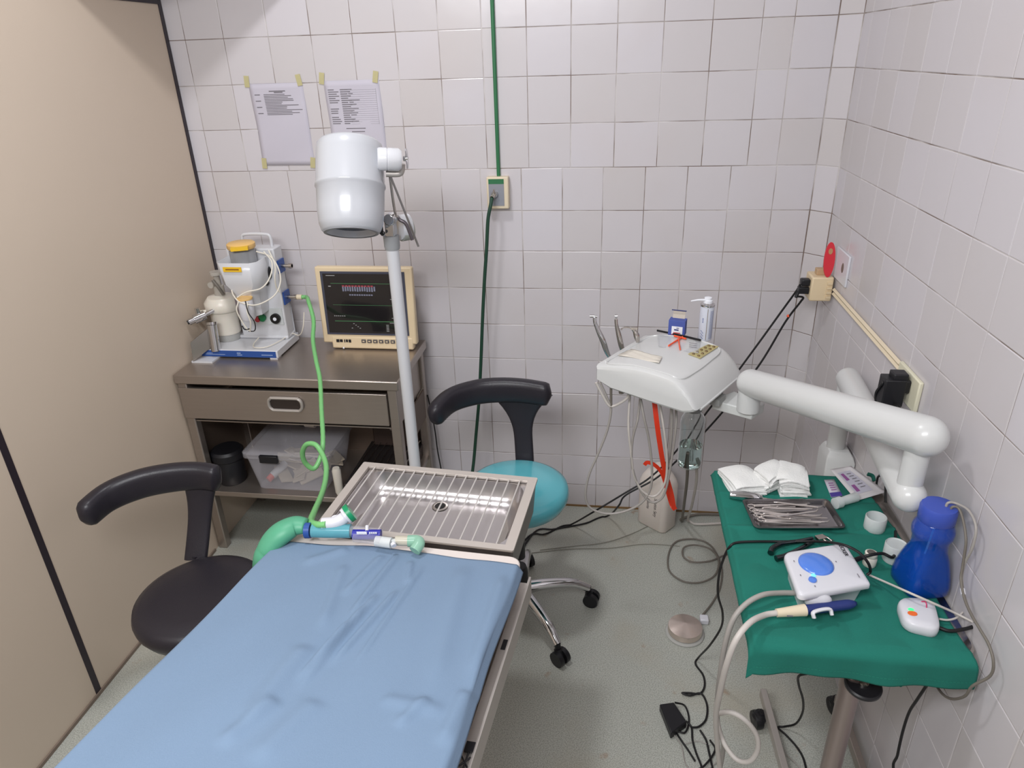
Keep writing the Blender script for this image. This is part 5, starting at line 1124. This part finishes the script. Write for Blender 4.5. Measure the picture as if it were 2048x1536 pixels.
m=MB(); m.tube([P(1592,1186,z=zs+.015),P(1560,1186,z=zs+.02),P(1525,1190,z=zs+.03),P(1492,1208,y=-1.42),P(1466,1240,y=-1.44),P(1450,1290,y=-1.45),P(1440,1350,y=-1.44),P(1434,1410,y=-1.40),P(1437,1460,y=-1.36),P(1447,1490,y=-1.33),P(1440,1540,y=-1.30)],.0058,n=8,seg=12); obj('water_tube',m,GTUBE,t)
m=MB(); m.tube([hA,P(1530,1230,z=zs+.03),P(1500,1245,y=-1.50),P(1472,1280,y=-1.53),P(1453,1330,y=-1.53),P(1440,1385,y=-1.50),P(1432,1430,y=-1.46),P(1434,1480,y=-1.42),P(1440,1540,y=-1.38)],.0062,n=8,seg=12); obj('handpiece_tube',m,GTUBE2,t)
m=MB(); m.tube([P(1434,1428,y=-1.43),P(1460,1424,y=-1.44),P(1490,1440,y=-1.45),P(1513,1470,y=-1.45),P(1515,1500,y=-1.45),P(1500,1522,y=-1.45),P(1475,1520,y=-1.44),P(1453,1495,y=-1.42),P(1440,1465,y=-1.40),P(1433,1435,y=-1.39)],.0058,n=8,seg=12); obj('looped_tube',m,GTUBE2,t)
m=MB(); m.tube([P(1714,1119,z=zs+.03),P(1722,1116,z=zs+.03),P(1740,1110,z=zs+.04),P(1765,1107,z=zs+.04),P(1788,1112,z=zs+.03),(.70,-1.12,zs+.01)],.0035,n=6); m.cyl(P(1708,1121,z=zs+.03),P(1724,1115,z=zs+.03),.0055); obj('power_lead',m,BLKC,t)
cable('black_signal_cable',[P(1734,1150,z=zs+.03),P(1741,1142,z=zs+.04),P(1735,1124,z=zs+.07),P(1715,1103,z=zs+.088),P(1680,1088,z=zs+.088),P(1630,1083,z=zs+.03),P(1560,1083,z=zs+.006),P(1510,1083,z=zs+.006),P(1475,1085,z=zs+.004),P(1460,1093,y=-1.20),P(1448,1115,y=-1.19),P(1438,1150,y=-1.16),P(1436,1190,y=-1.13),P(1445,1225,y=-1.09),P(1442,1255,y=-1.04),P(1420,1290,y=-.98),P(1397,1315,z=.03),P(1391,1328,z=.006),P(1406,1350,z=.006),P(1409,1372,z=.006),P(1400,1387,z=.006),P(1380,1386,z=.008),P(1364,1386,z=.008),P(1380,1391,z=.006),P(1402,1387,z=.008),P(1414,1410,z=.006),P(1412,1438,z=.006),P(1398,1453,z=.006),P(1382,1455,z=.008)],.0031,BLKC,'black cable running across the green cloth and down to the power brick on the floor',n=8)
# blue bottle
bc=P(1830,1182,z=ZC_); bc=V((.620,bc.y-.0,ZC_-.002)); 
bb=P(1836,1170,z=ZC_); bc=V((bb.x,bb.y,ZC_-.002))
t=thing('blue_water_bottle','translucent blue waisted plastic bottle with blue screw cap and two tubes','bottle',bc)
bz_=ZC_; topc=P(1880,1012,y=bc.y); BH=topc.z-bc.z
def bring(s,z,e,rz=.2):
    out=[]
    for k in range(40):
        a=2*math.pi*k/40; c_,s_=math.cos(a),math.sin(a); p=2+e
        r=1/((abs(c_)**p+abs(s_)**p)**(1/p)); q=Matrix.Rotation(rz,3,'Z')@V((c_*r*s,s_*r*s,0)); out.append(bc+q+V((0,0,z)))
    return out
S_=.0435
prof=[(.94,0,3),(1.04,.006,4),(1.06,.025,4),(1.02,.05,3),(.95,.075,2),(.87,.098,1),(.83,.115,0),(.82,.130,0),(.84,.143,0),(.92,.150,0),(.95,.160,0),(.93,.172,0),(.80,.185,0),(.74,.194,0)]
k_=(BH-.03)/.194
m=MB(); m.rings([bring(s*S_,z*k_,e) for s,z,e in prof],True,False); bt=obj('bottle_body',m,BLUEGL,t,solid=.0016,offset=-1,sharp=80)
m=MB(); m.rings([bring(s*S_*.94,z*k_+.002,e) for s,z,e in prof[:6]],True,True); obj('blue_water',m,BLUEWATER,bt,sharp=60)
m=MB(); zc=.192*k_; m.lathe([(.033,zc-.004),(.0355,zc),(.0355,zc+.028),(.033,zc+.034),(.001,zc+.035)],bc,seg=40); cp=obj('screw_cap',m,BLUE,t,sharp=50)
m=MB(); m.tube([bc+V((.006,.004,zc+.03)),bc+V((.0,-.0,zc*.8)),bc+V((-.012,-.01,.07)),bc+V((-.03,-.01,.03))],.002,seg=8); obj('inner_straw',m,mat('pale_blue_straw',(120,190,240),rough=.3),bt)
ct=bc+V((0,0,zc+.033))
xw=RX-.012
m=MB(); m.tube([ct+V((.010,-.004,-.006)),ct+V((.012,-.004,.010)),ct+V((.026,-.008,.012)),P(1938,1022,x=xw-.01),P(1952,1055,x=xw-.01),P(1945,1095,x=xw-.01),P(1930,1125,x=xw-.01),P(1924,1150,x=xw-.012),P(1926,1180,x=xw-.015),P(1936,1215,x=xw-.02),P(1950,1245,x=xw-.022)],.0027,n=7,seg=10); obj('outlet_tube',m,GTUBE,t)
m=MB(); m.tube([ct+V((.016,-.012,-.006)),ct+V((.018,-.012,.006)),ct+V((.028,-.016,.006)),P(1926,1040,x=xw-.014),P(1932,1080,x=xw-.014),P(1928,1115,x=xw-.014),P(1925,1135,x=xw-.014),P(1922,1160,x=xw-.016),P(1930,1200,x=xw-.02),P(1946,1235,x=xw-.022),P(1962,1262,x=xw-.02),P(1978,1290,x=xw-.015),P(1987,1325,x=xw-.012),P(1980,1352,x=xw-.012),P(1945,1372,x=xw-.03),P(1930,1392,x=xw-.03),P(1905,1398,x=xw-.03),P(1885,1388,x=xw-.03),P(1870,1365,x=xw-.03),P(1865,1340,x=xw-.05),(.66,-1.42,.70)],.0027,n=7,seg=10); obj('second_tube',m,DKTUBE,t)
m=MB(); c=P(1925,1178,x=xw-.016); m.cyl(c,P(1927,1190,x=xw-.018),.0045); obj('tube_clip',m,WPLAST,t)
t=cable('pale_unit_cord',[P(1738,1150,z=zs+.012),P(1775,1166,z=zs+.03),P(1820,1186,z=zs+.05),P(1870,1208,z=zs+.04),P(1910,1226,z=zs+.02),P(1945,1244,z=zs+.015),P(1955,1252,z=zs+.01),P(1958,1262,z=zs-.0)],.0025,GTUBE2,'pale cord running from the white scaler to the trolley edge below the blue bottle')
# white rounded handset
t=thing('white_control_box','white rounded control box with orange button and green light on the cloth corner','control box',Z(1835,1240))
hb_=[P(1797,1196,z=zs+.026),P(1866,1198,z=zs+.026),P(1880,1262,z=zs+.022),P(1812,1246,z=zs+.022)]
cb2=(hb_[0]+hb_[1]+hb_[2]+hb_[3])/4
def hr(s,z,rd=.34):
    out=[]
    for i in range(4):
        p0=hb_[i-1];p1=hb_[i];p2=hb_[(i+1)%4]; a=p1.lerp(p0,rd); b=p1.lerp(p2,rd)
        for k in range(7):
            q=k/6; p=(a*(1-q)**2+p1*2*q*(1-q)+b*q**2); p=cb2+(p-cb2)*s; out.append(V((p.x,p.y,z)))
    return out
SB=1.10
m=MB(); m.rings([hr(.90*SB,zs),hr(1.0*SB,zs+.004),hr(1.02*SB,zs+.013),hr(1.0*SB,zs+.021),hr(.93*SB,zs+.0265),hr(.6*SB,zs+.028)]); bx=obj('housing',m,WPLAST,t,sharp=80)
m=MB(); c=P(1825,1227,z=zs+.0285); m.lathe([(.0085,0),(.008,.0012)],c,seg=20,sx=1.1,sy=.8); obj('orange_button',m,mat('orange_button',(236,112,50),rough=.5),bx)
m=MB(); c=P(1822,1219,z=zs+.0285); m.lathe([(.006,0),(.0055,.0008)],c,seg=16,sy=.7); obj('green_light',m,LED,bx)
m=MB(); m.tube([P(1843,1203,z=zs+.0294),P(1856,1202,z=zs+.0294)],.0012,smooth=False,seg=5); m.tube([P(1850,1202,z=zs+.0294),P(1853,1208,z=zs+.0294),P(1853,1215,z=zs+.0290)],.0012,smooth=False,seg=5); obj('pink_marks',m,mat('pink_print',(224,70,120),rough=.6),bx)
m=MB(); m.tube([P(1878,1238,z=zs+.012),P(1895,1240,z=zs+.01),P(1912,1236,z=zs+.01),P(1925,1225,z=zs+.01)],.0022,n=6); obj('white_lead',m,GTUBE2,t)
m=MB(); m.tube([P(1879,1256,z=zs+.008),P(1900,1262,z=zs+.008),P(1930,1258,z=zs+.008),P(1950,1252,z=zs+.006),P(1956,1250,z=zs-.002),(.735,-1.42,.70)],.0038,n=6); obj('black_lead',m,BLKC,t)
cable('trailing_black_cord',[(.66,-1.42,.69),P(1863,1345,x=.68),P(1853,1370,x=.685),P(1835,1398,x=.69),P(1818,1425,x=.70),P(1805,1465,x=.705),P(1795,1510,x=.71),P(1788,1545,x=.715),(.72,-1.5,.2),(.70,-1.6,.006)],.0032,BLKC,'black cord hanging from the near edge of the trolley in front of the right wall')
cable('castor_side_cord',[(.52,-1.40,.66),P(1690,1342,y=-1.38),P(1650,1341,y=-1.36),P(1615,1347,y=-1.34),P(1597,1353,y=-1.32),P(1598,1372,y=-1.28),P(1606,1400,y=-1.22),P(1605,1425,y=-1.15),P(1592,1447,z=.05),P(1570,1453,z=.012),P(1556,1455,z=.006),P(1572,1470,z=.006),P(1592,1492,z=.006),P(1606,1515,z=.006),P(1614,1545,z=.006)],.0030,BLKC,'black cord dropping from under the green cloth to the floor by the trolley caster')
cable('thin_floor_cord',[P(1558,1488,z=.004),P(1572,1508,z=.004),P(1590,1525,z=.004),P(1604,1540,z=.004)],.002,GTUBE,'thin grey cord on the floor beside the trolley base bar')
m=MB(); p=P(1915,1228,z=ZC_+.004)
